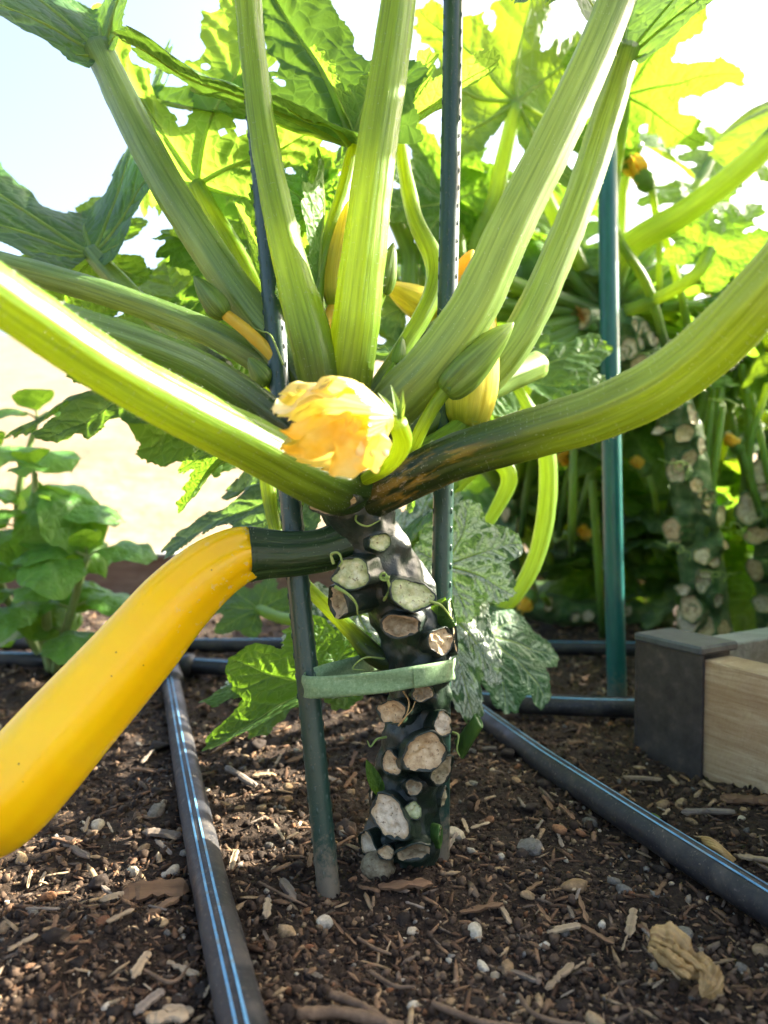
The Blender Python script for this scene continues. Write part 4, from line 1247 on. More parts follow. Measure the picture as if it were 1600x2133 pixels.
for i, (bp, tp, nr, wd, mt, tw, cu) in enumerate([
    ((760, 822, .395), (566, 812, .375), (0, -.2, 1), .34, 'petal_pale', .2, .5),
    ((745, 880, .385), (612, 968, .365), (-.3, -.9, .3), .30, 'petal', 1.3, .9),
    ((735, 870, .388), (590, 900, .372), (-.2, -.8, .5), .30, 'petal', .9, .6),
    ((770, 900, .385), (706, 985, .372), (.1, -1, .2), .70, 'petal', .4, .6),
    ((790, 905, .388), (775, 978, .378), (.2, -1, .1), .80, 'petal_pale', -.3, .5)]):
    blade(flower, P(*bp), P(*tp), nr, wd, mt, fold=.3, curl=cu, ripple=.06, seed=i * 3, n=20, m=30, crumple=.0028, cscale=90, twist=tw, prof=[(0, .5), (.3, .9), (.6, 1), (.85, .7), (1, .15)])
V, Fc, at = tube_data([tuple(P(800, 885, .40)), tuple(P(740, 890, .395)), tuple(P(700, 895, .39))], [.006, .0065, .004], 16, 12, bump=.001, bscale=200)
part('pistil', V, Fc, M['petal'], flower, at)
for i, (tx, ty) in enumerate([(818, 800), (842, 812), (846, 842), (790, 815)]):
    blade(flower, P(832, 872, .405), P(tx, ty, .40), (.4, -.8, .3), .30, 'sepal', fold=.4, curl=.2, name='sepal', seed=i, n=7, m=12, prof=[(0, .8), (.3, 1), (1, .04)])

# --- tendrils
D = .485
tendril(plant, [tuple(P(695, 1175, D)), tuple(P(690, 1155, D)), tuple(P(705, 1152, D - .003)), tuple(P(712, 1170, D - .004)), tuple(P(706, 1180, D))], .0011)
tendril(plant, [tuple(P(800, 1250, D + .01)), tuple(P(812, 1228, D)), tuple(P(806, 1205, D - .004))] + curl_pts((800, 1200), 10, 1.4, D - .004, .2), .0011)
tendril(plant, [tuple(P(698, 1222, D)), tuple(P(725, 1238, D - .004)), tuple(P(742, 1258, D - .002)), tuple(P(745, 1280, D + .002))], .0013)
tendril(plant, [tuple(P(895, 1252, D)), tuple(P(920, 1262, D)), tuple(P(942, 1290, D + .01))], .0011)
tendril(plant, [tuple(P(745, 1060, .50)), tuple(P(742, 1085, .485)), tuple(P(765, 1096, .48)), tuple(P(790, 1085, .485))], .0009)
tendril(plant, [tuple(P(800, 1372, .515)), tuple(P(760, 1370, .50)), tuple(P(735, 1392, .50)), tuple(P(760, 1396, .50))], .0008)
tendril(plant, [tuple(P(840, 1440, .505)), tuple(P(852, 1462, .50)), tuple(P(846, 1490, .497)), tuple(P(830, 1512, .497)), tuple(P(838, 1500, .495)), tuple(P(858, 1478, .497)), tuple(P(868, 1452, .50))], .0006, 'tendril_dry')
tendril(plant, [tuple(P(805, 1535, .515)), tuple(P(785, 1540, .51)), tuple(P(772, 1555, .51)), tuple(P(765, 1543, .51))], .0009)
tendril(plant, [tuple(P(942, 1525, .515)), tuple(P(955, 1532, .51)), tuple(P(952, 1560, .51)), tuple(P(958, 1575, .51))], .0009)
tendril(plant, [tuple(P(770, 735, .53)), tuple(P(800, 722, .525)), tuple(P(812, 735, .52))], .0009)
tendril(plant, [tuple(P(735, 1000, .50))] + curl_pts((755, 1000), 16, 1.3, .495, 1, .5), .0008)
tendril(plant, [tuple(P(590, 760, .52)), tuple(P(565, 700, .525)), tuple(P(545, 690, .53)), tuple(P(520, 680, .53))], .0008)

# ================================================================== PLANT TIE
def tie():
    t = thing('plant_tie', 'soft green fabric strip looped round stake and squash stem', 'plant tie', P(785, 1455, .50))
    loop = [(632, 1429, .494), (640, 1431, .488), (655, 1432, .486), (700, 1430, .486), (785, 1422, .487), (850, 1412, .489), (905, 1403, .496), (938, 1396, .512), (948, 1392, .535), (938, 1390, .562), (910, 1388, .572), (860, 1382, .572), (800, 1376, .560), (720, 1394, .525), (668, 1408, .507), (640, 1420, .503)]
    pts = np.array([list(P(*q)) for q in loop] + [list(P(*loop[0]))])
    C = spline(pts, 140)
    hw = S(23, .49)
    n = 8
    T = np.gradient(C, axis=0); T /= np.linalg.norm(T, axis=1)[:, None]
    U = np.array([0, 0, 1.0]) - T * T[:, 2:3]; U /= np.linalg.norm(U, axis=1)[:, None]
    N = np.cross(T, U)
    rows = []
    for side, th in ((1, .0004), (-1, -.0004)):
        ks = np.linspace(-1, 1, n) * side
        for k in ks:
            wob = .0013 * np.sin(np.linspace(0, 25, 140) + k * 2)[:, None]
            rows.append(C + U * hw * k + N * (th + wob * (1 - k * k)))
    V = np.stack(rows, 1).reshape(-1, 3)
    part('strip', V, grid_faces(140, 2 * n, True), M['tie'], t)
    # the overlapping end: a second thickness from the seam onwards
    seg = C[(np.linspace(0, 1, 140) > .26) & (np.linspace(0, 1, 140) < .40)]
    k0 = int(np.argmax(np.linspace(0, 1, 140) > .26))
    m = len(seg)
    rows = []
    out = -N[k0:k0 + m] if (N[k0][1] > 0) else N[k0:k0 + m]
    for side, th in ((1, .0022), (-1, .0012)):
        for k in np.linspace(-1, 1, n) * side:
            rows.append(seg + U[k0:k0 + m] * (hw * .98 * k) + out * th * np.linspace(1, .4, m)[:, None])
    V = np.stack(rows, 1).reshape(-1, 3)
    part('overlap_end', V, grid_faces(m, 2 * n, True), M['tie'], t)
tie()

# ================================================================== DRIP HOSES
def ground_path(pxs, rad, lift=0.0):
    return [tuple(G(x, y, rad + lift)) for x, y in pxs]

def hose(pts, dia, label, angles=(0, .5), m=160, sw=.09):
    base = pts[len(pts) // 2]
    t = thing('drip_hose', label, 'hose', (base[0], base[1], 0))
    V, Fc, at = tube_data(pts, [dia / 2] * len(pts), 40, m, bump=.0003, bscale=60)
    o = part('tube', V, Fc, M['hose'], t, at)
    pr = np.hstack([np.array(pts), np.full((len(pts), 1), dia / 2)])
    C = spline(pr, m)[:, :3]
    T = np.gradient(C, axis=0); T /= np.linalg.norm(T, axis=1)[:, None]
    U = np.array([0, 0, 1.0]) - T * T[:, 2:3]; U /= np.linalg.norm(U, axis=1)[:, None]
    B = np.cross(T, U)
    for a in angles:
        rows = []
        for k in np.linspace(-sw, sw, 5):
            aa = a + k + .012 * np.sin(np.linspace(0, 9, m))[:, None]
            rows.append(C + (U * np.cos(aa) + B * np.sin(aa)) * (dia / 2 + .0007))
        V = np.stack(rows, 1).reshape(-1, 3)
        part('blue_stripe', V, grid_faces(m, 5, False), M['stripe'], t)
    return t

HR = .0115
hose(ground_path([(350, 1398), (362, 1450), (385, 1580), (412, 1720), (444, 1870), (472, 1990), (500, 2110), (530, 2240), (575, 2420)], HR),
     HR * 2, 'dusty black drip hose with two blue stripes running past the yellow fruit', (.02, .42), sw=.062)
hose(ground_path([(985, 1478), (1050, 1526), (1130, 1584), (1230, 1650), (1340, 1722), (1450, 1792), (1580, 1874), (1720, 1964), (1880, 2066)], HR),
     HR * 2, 'black drip hose with two blue stripes running between squash stem and wooden board', (-.12, .32), sw=.062)
hose(ground_path([(-120, 1372), (60, 1374), (220, 1377), (350, 1384), (480, 1392), (640, 1408), (820, 1432), (985, 1458), (1140, 1468), (1240, 1472), (1330, 1474), (1420, 1476)], .0115),
     .023, 'black drip header hose crossing the bed behind the squash stem', (.5, -.6))
hose(ground_path([(-100, 1336), (120, 1340), (400, 1344), (620, 1344), (900, 1346), (1200, 1350), (1400, 1352), (1700, 1354)], .011),
     .022, 'rearmost black drip hose lying across the soil', (.4,))
# tee fitting where the hoses meet
t = thing('hose_tee', 'black plastic tee joining the drip hoses beyond the yellow fruit', 'hose fitting', G(350, 1388))
pts = ground_path([(300, 1380), (345, 1384), (400, 1388)], .0125)
V, Fc, at = tube_data(pts, [.0145, .0150, .0145], 28, 20); part('cross_barrel', V, Fc, M['fitting'], t, at)
pts = ground_path([(350, 1386), (353, 1405), (357, 1425)], .0128)
V, Fc, at = tube_data(pts, [.0148, .0152, .0150], 28, 20); part('down_barrel', V, Fc, M['fitting'], t, at)
for q0, q1 in (((303, 1380), (312, 1381)), ((388, 1387), (398, 1388)), ((355, 1416), (357, 1426))):
    V, Fc, at = tube_data(ground_path([q0, q1], .0127), [.0166, .0166], 28, 6); part('collar', V, Fc, M['fitting'], t, at)

# ================================================================== BED BOARDS
a0 = G(1326, 1556); a1 = G(1600, 1664)
dA = (a1 - a0); dA.z = 0; dA.normalize()
dB = Vector((-dA.y, dA.x, 0))                   # towards the other side of the board
if dB.x < 0: dB = -dB
Z = Vector((0, 0, 1))
bed = thing('raised_bed_corner', 'corner of a low wooden bed frame held by a black bracket', 'bed frame', a0)
c = a0 + dA * (.072 + .55) + dB * (.005 + .019) + Z * .036
V, Fc = boxdata(c, dA, dB, Z, .55, .019, .068, .0015); part('board', V, Fc, M['wood'], bed, smooth=False, label='sawn pale wooden board')
c = a0 + dA * .025 + dB * (.055 + .5) + Z * .036
V, Fc = boxdata(c, dA, dB, Z, .019, .5, .068, .0015); part('board', V, Fc, M['wood_grey'], bed, smooth=False, label='weathered grey board')
# bracket: outer sleeve plates, cap and inner wing
c = a0 + dA * .0375 + dB * .0022 + Z * .032
V, Fc = boxdata(c, dA, dB, Z, .0375, .0022, .078, .0008); br = part('corner_bracket', V, Fc, M['bracket'], bed, smooth=False, label='dusty black corner bracket')
c = a0 - dA * .0022 + dB * .042 + Z * .032
V, Fc = boxdata(c, dA, dB, Z, .0020, .042, .0775, .0008); part('bracket_wing', V, Fc, M['bracket'], br, smooth=False)
c = a0 + dA * .036 + dB * .0245 + Z * .1125
V, Fc = boxdata(c, dA, dB, Z, .0395, .0275, .0042, .0020); part('bracket_cap', V, Fc, M['bracket_cap'], br, smooth=False)
c = a0 + dA * .036 + dB * .027 + Z * .07
V, Fc = boxdata(c, dA, dB, Z, .033, .0215, .038, .001); part('bracket_core', V, Fc, M['bracket'], br, smooth=False)

bb = thing('bed_board', 'long brown board closing the far edge of the bed', 'board', (0, 1.70, 0))
V, Fc = boxdata((-.05, 1.705, .02), (1, 0, 0), (0, 1, 0), (0, 0, 1), 1.6, .019, .078, .002); part('board', V, Fc, M['wood_far'], bb, smooth=False)
V, Fc = boxdata((-.05, 1.703, .1015), (1, 0, 0), (0, 1, 0), (0, 0, 1), 1.6, .028, .0035, .001); part('top_rail', V, Fc, M['wood_grey'], bb, smooth=False)

# ================================================================== BASIL
bas = thing('basil_plant', 'leafy basil plant with cupped glossy leaves beside the yellow fruit', 'basil', G(108, 1392))
def bstem(spec):
    p, r_ = px_path(spec)
    V, Fc, at = tube_data(p, r_, 14, 30); return part('stem', V, Fc, M['basil_stem'], bas, at)
STEMS = [[(110, 1402, 1.06, 24), (88, 1320, 1.05, 24), (58, 1220, 1.03, 22), (40, 1120, 1.02, 20), (42, 1010, 1.01, 16), (78, 872, 1.0, 10)],
         [(106, 1396, 1.05, 20), (98, 1300, 1.0, 20), (84, 1190, .97, 18), (76, 1080, .95, 16), (72, 985, .94, 12)],
         [(112, 1398, 1.05, 18), (134, 1320, 1.0, 18), (158, 1240, .97, 16), (182, 1160, .95, 12)],
         [(100, 1390, 1.08, 18), (40, 1290, 1.06, 18), (-10, 1190, 1.04, 16), (-30, 1080, 1.02, 12), (-20, 960, 1.0, 10)]]
rb = np.random.default_rng(44)
BPROF = [(0, .10), (.08, .35), (.22, .78), (.4, 1), (.6, .96), (.8, .66), (.93, .28), (1, .02)]
kb = 0
for si, sp in enumerate(STEMS):
    bstem(sp)
    c = spline(np.array([(x, y, d) for x, y, d, w_ in sp]), 100)
    nodes = np.linspace(.34, 1.0, (6, 4, 4, 5)[si])
    for ni, f in enumerate(nodes):
        x, y, d = c[int(f * 99)]
        top = f > .97
        for sg in (-1, 1, *((0,) if top else ())):
            kb += 1
            an = ni * 1.35 + si + (0 if sg > 0 else math.pi) + rb.normal() * .25
            ln = rb.uniform(.075, .115) * (.75 if top else 1)
            p0 = np.array(P(x, y, d))
            dv = np.array([math.cos(an), math.sin(an) * .75 - .35, .35 if not top else .6]); dv /= np.linalg.norm(dv)
            if sg == 0: dv = np.array([.1, -.5, .8])
            p1 = p0 + dv * .018
            V, Fc, at = tube_data([p0, p0 + dv * .009, p1], [.0016, .0014, .0012], 6, 6); lf_stalk = (V, Fc)
            q = blade(bas, p1 - dv * .004, p1 + dv * ln, (0, -.35, 1), rb.uniform(.68, .86), 'basil', fold=-.30, curl=rb.uniform(1.0, 1.7), ripple=.03, seed=kb, n=24, m=28, name='leaf', crumple=.0016, cscale=95, prof=BPROF)
            part('leaf_stalk', V, Fc, M['basil_stem'], q, at)
# the broad puckered leaves arching towards the fruit
for i, (x0, y0, x1, y1, d0, d1, nr, wd, cu) in enumerate([(84, 1015, 150, 1170, .95, .90, (.1, -.9, .6), 1.0, 1.5), (90, 1015, 235, 1085, .95, .92, (.2, -.5, .9), .85, 1.5), (70, 1000, 22, 1120, .95, .91, (-.4, -.7, .7), .85, 1.4), (100, 1030, 280, 1160, .96, .96, (.3, -.5, .9), .45, 1.0)]):
    blade(bas, P(x0, y0, d0), P(x1, y1, d1), nr, wd, 'basil', fold=-.25, curl=cu, ripple=.03, seed=90 + i, n=28, m=32, name='leaf', crumple=.0026, cscale=75, prof=BPROF)

# ================================================================== LOW MOTTLED SQUASH behind the stem
mot = thing('squash_plant', 'low squash plant with silver-mottled leaves growing behind the tied stem', 'plant', G(895, 1545))
V, Fc, at = tube_data([tuple(G(895, 1560)), tuple(P(890, 1440, .77)), tuple(P(885, 1340, .76))], [.012, .013, .011], 24, 24, bump=.001)
part('stem', V, Fc, M['stem_far'], mot, at)
CR = (885, 1345, .76, 30)
def mleaf(pet, tip, normal, mat, width=.95, deep=.75, fold=.1, droop=.4, seed=0, **kw):
    petiole(mot, [CR] + pet, 'petiole_far', 26, 36, 0)
    b = pet[-1]
    leaf(mot, P(*b[:3]), P(*tip), normal, width=width, deep=deep, fold=fold, droop=droop, seed=seed, mat=mat, N=280, MM=22, ripple=.025, teeth=.022, **kw)
mleaf([(900, 1250, .74, 24), (928, 1178, .70, 22)], (1092, 1112, .68), (.05, -.85, .5), 'leaf_mottled', 1.0, .91, -.05, .25, 31, basal=.8)
mleaf([(900, 1290, .73, 22), (935, 1270, .69, 22)], (982, 1515, .645), (-.05, -.85, .4), 'leaf_mottled', .60, .91, -.05, .3, 32, basal=.8)
mleaf([(920, 1310, .76, 24), (1020, 1325, .76, 22)], (1160, 1462, .74), (.25, -.75, .6), 'leaf_fleck', .85, .88, -.1, .35, 33, basal=.7)
mleaf([(820, 1280, .74, 22), (745, 1275, .70, 22)], (568, 1345, .68), (-.1, -.8, .5), 'leaf_mottled', .85, .8, 0, .4, 34)
mleaf([(800, 1330, .74, 22), (690, 1345, .68, 22)], (392, 1440, .66), (-.1, -.45, .9), 'leaf', .55, .8, -.25, .3, 35)
mleaf([(800, 1380, .72, 22), (680, 1420, .62, 20)], (398, 1552, .585), (.05, -.6, .8), 'leaf', .5, .85, .55, .2, 36)
mleaf([(800, 1370, .74, 22), (690, 1400, .69, 20)], (480, 1405, .68), (0, -.5, .9), 'leaf_mottled', .6, .85, .1, .3, 37)
mleaf([(960, 1320, .8, 26), (1060, 1255, .8, 30), (1120, 1150, .8, 36), (1142, 1010, .8, 38), (1125, 900, .8, 36), (1050, 780, .82, 30)], (900, 640, .95), (-.1, -.3, 1), 'leaf', .9, .65, .2, .5, 38)
mleaf([(1000, 1120, .8, 24), (1060, 1000, .8, 34), (1010, 960, .8, 36), (900, 1060, .8, 30)], (780, 1120, .86), (-.1, -.6, .8), 'leaf', .9, .7, .2, .5, 39)
mleaf([(840, 1200, .78, 24), (870, 1130, .78, 24)], (700, 1180, .85), (-.1, -.7, .7), 'leaf_mottled', .9, .75, .1, .5, 40)
mleaf([(870, 1280, .8, 22), (920, 1230, .85, 22)], (900, 1380, .80), (0, -.8, .5), 'leaf_mottled', 1.0, .8, .1, .3, 41)
mleaf([(700, 1290, .85, 24), (600, 1290, .9, 24), (540, 1270, .95, 22)], (480, 1200, 1.0), (0, -.7, .7), 'leaf', .9, .8, .1, .4, 42)

# ================================================================== SQUASH PLANTS BEHIND
def far_trunk(root, spec, nst, seed, d):
    r_ = np.random.default_rng(seed)
    p, rad = px_path(spec)
    pulls, st = [], []
    ctl = spline(np.array([(a, b, c, w_) for a, b, c, w_ in spec]), 200)
    for i in range(nst):
        k = int((i + .5) / nst * 199); cx, cy, dd_, w_ = ctl[k]
        sx = r_.uniform(-.75, .75); off = math.sqrt(1 - sx * sx) * .5 + .12
        fx = cx + sx * w_ * .85; fy = cy + r_.uniform(-10, 10)
        a = np.array(P(cx, cy, dd_)); f = np.array(P(fx, fy, dd_ - S(w_ * off, dd_) - .010))
        st.append((a + (f - a) * .3, f, (sx, -.8, r_.uniform(-.3, .3)), S(w_ * r_.uniform(.34, .58), dd_)))
        pulls.append((a + (f - a) * .8, f - a, S(w_ * .25, dd_)))
    trunk_mesh(root, (p, rad), pulls, 'stem_far', 48, 110, bump=.003)
    for i, (a, f, nr, s_) in enumerate(st):
        cut_stub(root, a, f, nr, s_, s_ * r_.uniform(.6, 1.4), 'stem_far', ('cut_tan', 'cut_white', 'cut_tan', 'cut_white')[int(r_.integers(0, 4))], r_.choice([0, .3, .5]), 0, seed + i, flare=1.15)

bgB = thing('zucchini_plant', 'flowering zucchini plant with pale knobbly tan-scarred stem behind the teal stake', 'plant', G(1475, 1330))
far_trunk(bgB, [(1478, 1345, 1.20, 90), (1470, 1250, 1.18, 90), (1456, 1130, 1.16, 88), (1440, 1010, 1.14, 86), (1415, 890, 1.12, 82), (1370, 790, 1.10, 80), (1310, 710, 1.09, 84), (1265, 660, 1.08, 90)], 40, 51, 1.15)
bgC = thing('zucchini_plant', 'zucchini plant with scarred stem beside the grey board behind the bed corner', 'plant', G(1640, 1330))
far_trunk(bgC, [(1640, 1345, 1.25, 110), (1630, 1200, 1.22, 104), (1618, 1050, 1.2, 96), (1640, 900, 1.2, 90)], 12, 61, 1.2)
bgD = thing('zucchini_plant', 'zucchini plant with a lying stem behind the silver-mottled leaves', 'plant', G(1180, 1285))
far_trunk(bgD, [(1390, 1285, 1.42, 56), (1290, 1280, 1.40, 60), (1180, 1275, 1.38, 60), (1080, 1240, 1.36, 58), (1050, 1140, 1.36, 54), (1060, 1040, 1.36, 54)], 12, 71, 1.4)

def bgleaf(root, crown, pet, tip, normal, mat='leaf', width=1.0, deep=.58, fold=.2, droop=.5, seed=0, N=150, MM=12, pmat='petiole_far', w0=34):
    cr = [(crown[0], crown[1], crown[2], w0)]
    if pet:
        petiole(root, cr + pet, pmat, 24, 36, 0)
    b = pet[-1]
    leaf(root, P(*b[:3]), P(*tip), normal, width=width, deep=deep, fold=fold, droop=droop, seed=seed, N=N, MM=MM, mat=mat)
cB = (1262, 655, 1.08); cC = (1640, 900, 1.2); cD = (1060, 1040, 1.36)
# explicit ones
bgleaf(bgB, cB, [(1300, 525, 1.04, 54), (1440, 432, .99, 52), (1590, 310, .95, 48), (1720, 150, .92, 40)], (1900, -60, 1.0), (0, .2, 1), 'leaf_top', seed=201, w0=44)
bgleaf(bgB, cB, [(1010, 560, .98, 34), (1035, 400, .95, 34), (1075, 215, .92, 30)], (1110, -120, .92), (-.1, .75, .55), 'leaf_top', deep=.5, seed=202, N=220, MM=16)
bgleaf(bgB, cB, [(1270, 420, 1.0, 34), (1290, 280, .95, 32), (1300, 200, .93, 28)], (1560, 120, .90), (0, .65, .7), 'leaf', deep=.6, seed=204, N=220, MM=16)
bgleaf(bgB, cB, [(1290, 500, 1.05, 26), (1300, 380, 1.05, 26), (1330, 300, 1.05, 24)], (1480, 340, 1.02), (.1, -.5, .8), 'leaf_top', deep=.6, seed=206)
bgleaf(bgB, cB, [(1000, 620, 1.0, 30), (950, 480, .98, 30), (930, 420, .96, 26)], (870, 210, .94), (.2, -.9, .3), 'leaf', deep=.6, seed=207, N=220, MM=16)
bgleaf(bgB, cB, [(900, 640, 1.0, 38), (850, 520, .98, 36), (810, 430, .96, 30)], (780, 330, 1.0), (.1, -.6, .8), 'leaf', deep=.6, seed=208)
bgleaf(bgB, cB, [(1330, 640, 1.05, 26), (1440, 580, 1.0, 26), (1480, 520, 1.0, 24)], (1580, 380, 1.0), (.2, -.7, .6), 'leaf', deep=.5, seed=209)
bgleaf(bgB, cB, [(1400, 640, 1.08, 26), (1500, 640, 1.08, 26), (1540, 600, 1.08, 24)], (1660, 500, 1.05), (.2, -.6, .7), 'leaf_top', deep=.55, seed=210)
bgleaf(bgB, cB, [(1230, 560, 1.1, 24), (1160, 480, 1.15, 24)], (1050, 420, 1.15), (.1, -.7, .7), 'leaf_top', deep=.6, seed=211)
bgleaf(bgB, cB, [(1230, 560, 1.1, 24), (1180, 420, 1.2, 24)], (1240, 300, 1.2), (.1, -.7, .7), 'leaf', deep=.6, seed=212)
bgleaf(bgB, cB, [(1000, 760, 1.0, 30), (880, 760, .96, 26)], (790, 640, .98), (.1, -.85, .5), 'leaf', deep=.6, seed=215, N=190)
bgleaf(bgB, cB, [(1000, 700, 1.0, 30), (840, 640, 1.0, 26)], (760, 520, 1.02), (.1, -.85, .5), 'leaf_top', deep=.5, seed=216, N=190)
bgleaf(bgB, cB, [(1050, 600, 1.05, 30), (930, 520, 1.0, 26)], (890, 380, 1.02), (.1, -.85, .5), 'leaf', deep=.45, seed=217, N=190)
# stalks only
for sp in ([(1262, 655, 1.08, 40), (1150, 720, 1.05, 44), (1050, 800, 1.02, 40), (960, 900, 1.0, 30)],
           [(1262, 655, 1.08, 40), (1170, 700, 1.06, 48), (1090, 740, 1.04, 44), (900, 830, 1.04, 30)],
           [(1262, 655, 1.08, 30), (1240, 730, 1.06, 40), (1140, 800, 1.05, 40), (1100, 900, 1.06, 34)]):
    petiole(bgB, sp, 'petiole_far', 24, 36, 0)
# random undergrowth of the three plants: dense and dark low down
r2 = np.random.default_rng(99)
def fill(root, crown, boxes, seed0, mats=('leaf', 'leaf', 'leaf_top')):
    k = seed0
    for (x0, x1, y0, y1, d0, d1, cnt, size) in boxes:
        for i in range(cnt):
            x = r2.uniform(x0, x1); y = r2.uniform(y0, y1); d = r2.uniform(d0, d1)
            a = r2.uniform(0, 2 * math.pi); s_ = size * r2.uniform(.75, 1.25)
            b = np.array(P(x, y, d))
            dirv = np.array([math.cos(a), math.sin(a) * .6, r2.uniform(-.6, .35)]); dirv /= np.linalg.norm(dirv)
            tip = b + dirv * s_
            nr = np.array([r2.normal() * .35, r2.normal() * .3 - .35, 1.0])
            cr = np.array(P(*crown)); mid = (cr + b) / 2 + np.array([r2.normal() * .03, r2.normal() * .03, .03])
            k += 1
            petiole(root, ([tuple(cr), tuple(mid), tuple(b)], [.011, .010, .008]), 'petiole_far', 14, 16, 0, world=True)
            leaf(root, b, tip, nr, width=r2.uniform(.85, 1.1), deep=r2.uniform(.55, .75), fold=r2.uniform(-.1, .4), droop=r2.uniform(.2, .8), seed=k, N=120, MM=10, mat=mats[k % len(mats)], ribs=True)
fill(bgB, cB, [(1050, 1600, 560, 760, 1.10, 1.35, 10, .15), (1080, 1560, 760, 1000, 1.25, 1.5, 12, .16)], 300)
fill(bgC, cC, [(1480, 1700, 560, 900, 1.2, 1.5, 8, .16), (1500, 1750, 900, 1250, 1.3, 1.5, 8, .16)], 400)
fill(bgD, cD, [(960, 1480, 960, 1180, 1.38, 1.6, 16, .17), (1120, 1560, 1050, 1260, 1.36, 1.55, 14, .16), (880, 1150, 640, 900, 1.2, 1.5, 8, .14)], 500, ('leaf', 'leaf', 'leaf_blue'))

# two plants added out of view beside the board, to shade the soil
for (cx, cy, label, sd0, cnt, lmax) in ((.83, .83, 'low bushy zucchini plant added out of view to shade the soil', 12, 96, .56),
                                        (.74, .46, 'second low zucchini plant added out of view to shade the soil', 13, 90, .46)):
    shade_plant = thing('zucchini_plant', label, 'plant', (cx, cy, 0))
    V, Fc, at = tube_data([(cx + .01, cy + .01, -.02), (cx + .01, cy + .01, .08), (cx, cy, .16)], [.022, .024, .02], 24, 20, bump=.002)
    part('stem', V, Fc, M['stem_far'], shade_plant, at)
    r3 = np.random.default_rng(sd0)
    for i in range(cnt):
        a = i * 2.39996; e = r3.uniform(.1, 1.4)
        L_ = r3.uniform(.18, lmax)
        b = np.array([cx, cy, .12]) + L_ * np.array([math.cos(a) * math.cos(e), math.sin(a) * math.cos(e), math.sin(e)])
        if b[0] < .52 * b[1] + .15: continue
        mid = np.array([cx, cy, .12]) * .5 + b * .5 + np.array([0, 0, .04])
        petiole(shade_plant, ([(cx, cy, .10), tuple(mid), tuple(b)], [.011, .010, .008]), 'petiole_far', 14, 16, 0, world=True)
        dv = np.array([math.cos(a), math.sin(a), r3.uniform(-.5, .1)]); dv /= np.linalg.norm(dv)
        leaf(shade_plant, b, b + dv * r3.uniform(.13, .19), (r3.normal() * .3, r3.normal() * .3, 1), deep=.65, fold=.15, droop=.6, seed=700 + i, N=110, MM=9)

fill(bgB, cB, [(840, 1240, 330, 620, 1.05, 1.25, 9, .12), (1330, 1600, 540, 700, 1.1, 1.3, 6, .12), (1350, 1500, 250, 420, 1.1, 1.2, 2, .12)], 800)
fill(bgD, cD, [(860, 1100, 560, 800, 1.25, 1.5, 6, .13), (1080, 1420, 860, 1180, 1.30, 1.5, 10, .15)], 860)
# upright thin stalks and small blossoms among the plants behind
def far_blossom(root, stalk, b0, b1, wid, mat='petal', label=None):
    p, r_ = px_path(stalk)
    V, Fc, at = tube_data(p, r_, 12, 24); o = part('flower_stalk', V, Fc, M['petiole_far'], root, at, label=label)
    b0 = np.array(b0); b1 = np.array(b1); ax = b1 - b0; L = np.linalg.norm(ax); ax /= L
    u = np.cross(ax, [.2, 1, .1]); u /= np.linalg.norm(u); v = np.cross(ax, u)
    V, Fc, at = tube_data([b0, b0 + ax * L * .2, b0 + ax * L * .45], [wid * .25, wid * .4, wid * .3], 14, 12, bump=.001, bscale=90); part('calyx', V, Fc, M['sepal'], o, at)
    for i in range(5):
        a_ = i * 1.2566; d = u * math.cos(a_) + v * math.sin(a_)
        blade(o, b0 + ax * L * .15 + d * wid * .25, b1 + d * wid * .35, d, .55, mat, fold=-.4, curl=.6, ripple=.05, n=8, m=14, crumple=.004, cscale=60, seed=i, twist=.5)
far_blossom(bgB, [(1395, 750, 1.06, 18), (1350, 600, 1.03, 20), (1290, 500, 1.0, 20), (1262, 415, .98, 22)], P(1262, 415, .98), P(1262, 335, .98), .03, 'petal', 'wilted orange blossom beside the teal stake')
far_blossom(bgB, [(1375, 640, 1.06, 14), (1372, 500, 1.03, 14), (1358, 395, 1.0, 16)], P(1356, 395, 1.0), P(1305, 318, 1.0), .034, 'petal', 'wilted orange blossom nodding on a thin stalk')
far_blossom(bgB, [(1460, 800, 1.1, 14), (1420, 620, 1.06, 16), (1385, 490, 1.03, 16)], P(1384, 492, 1.03), P(1375, 440, 1.03), .012, 'sepal')
far_blossom(bgB, [(1530, 760, 1.1, 14), (1525, 680, 1.1, 14)], P(1530, 660, 1.1), P(1470, 622, 1.1), .03, 'petal')
rz = np.random.default_rng(77)
for i in range(16):
    x = rz.uniform(1090, 1600); y = rz.uniform(760, 1000); d = rz.uniform(1.12, 1.3); lean = rz.uniform(-60, 60)
    petiole(bgD if x < 1300 else bgC, [(x + lean * 1.4, y + rz.uniform(220, 380), d + .05, 15), (x + lean * .6, y + 130, d, 17), (x, y, d, 15), (x - lean * .5, y - 110, d + .02, 13)], 'petiole_far', 14, 24, 0, name='flower_stalk')
for (x, y, d) in ((1350, 985, 1.15), (1545, 940, 1.15), (1240, 1130, 1.3), (1395, 870, 1.2), (1580, 640, 1.1)):
    far_blossom(bgD if x < 1300 else bgC, [(x + 20, y + 90, d + .04, 12), (x + 12, y + 40, d, 13), (x, y, d, 13)], P(x, y, d), P(x - 34, y - 34, d - .01), .028, 'petal')
far_blossom(bgD, [(1200, 1040, 1.3, 14), (1190, 990, 1.25, 18)], P(1200, 935, 1.2), P(1160, 965, 1.18), .035, 'petal')
far_blossom(bgD, [(1150, 1270, 1.36, 14), (1130, 1240, 1.3, 14)], P(1110, 1235, 1.25), P(1085, 1275, 1.22), .032, 'petal')
far_blossom(bgB, [(1240, 700, 1.06, 10), (1225, 680, 1.05, 10)], P(1240, 690, 1.05), P(1195, 640, 1.05), .02, 'petal_dead')
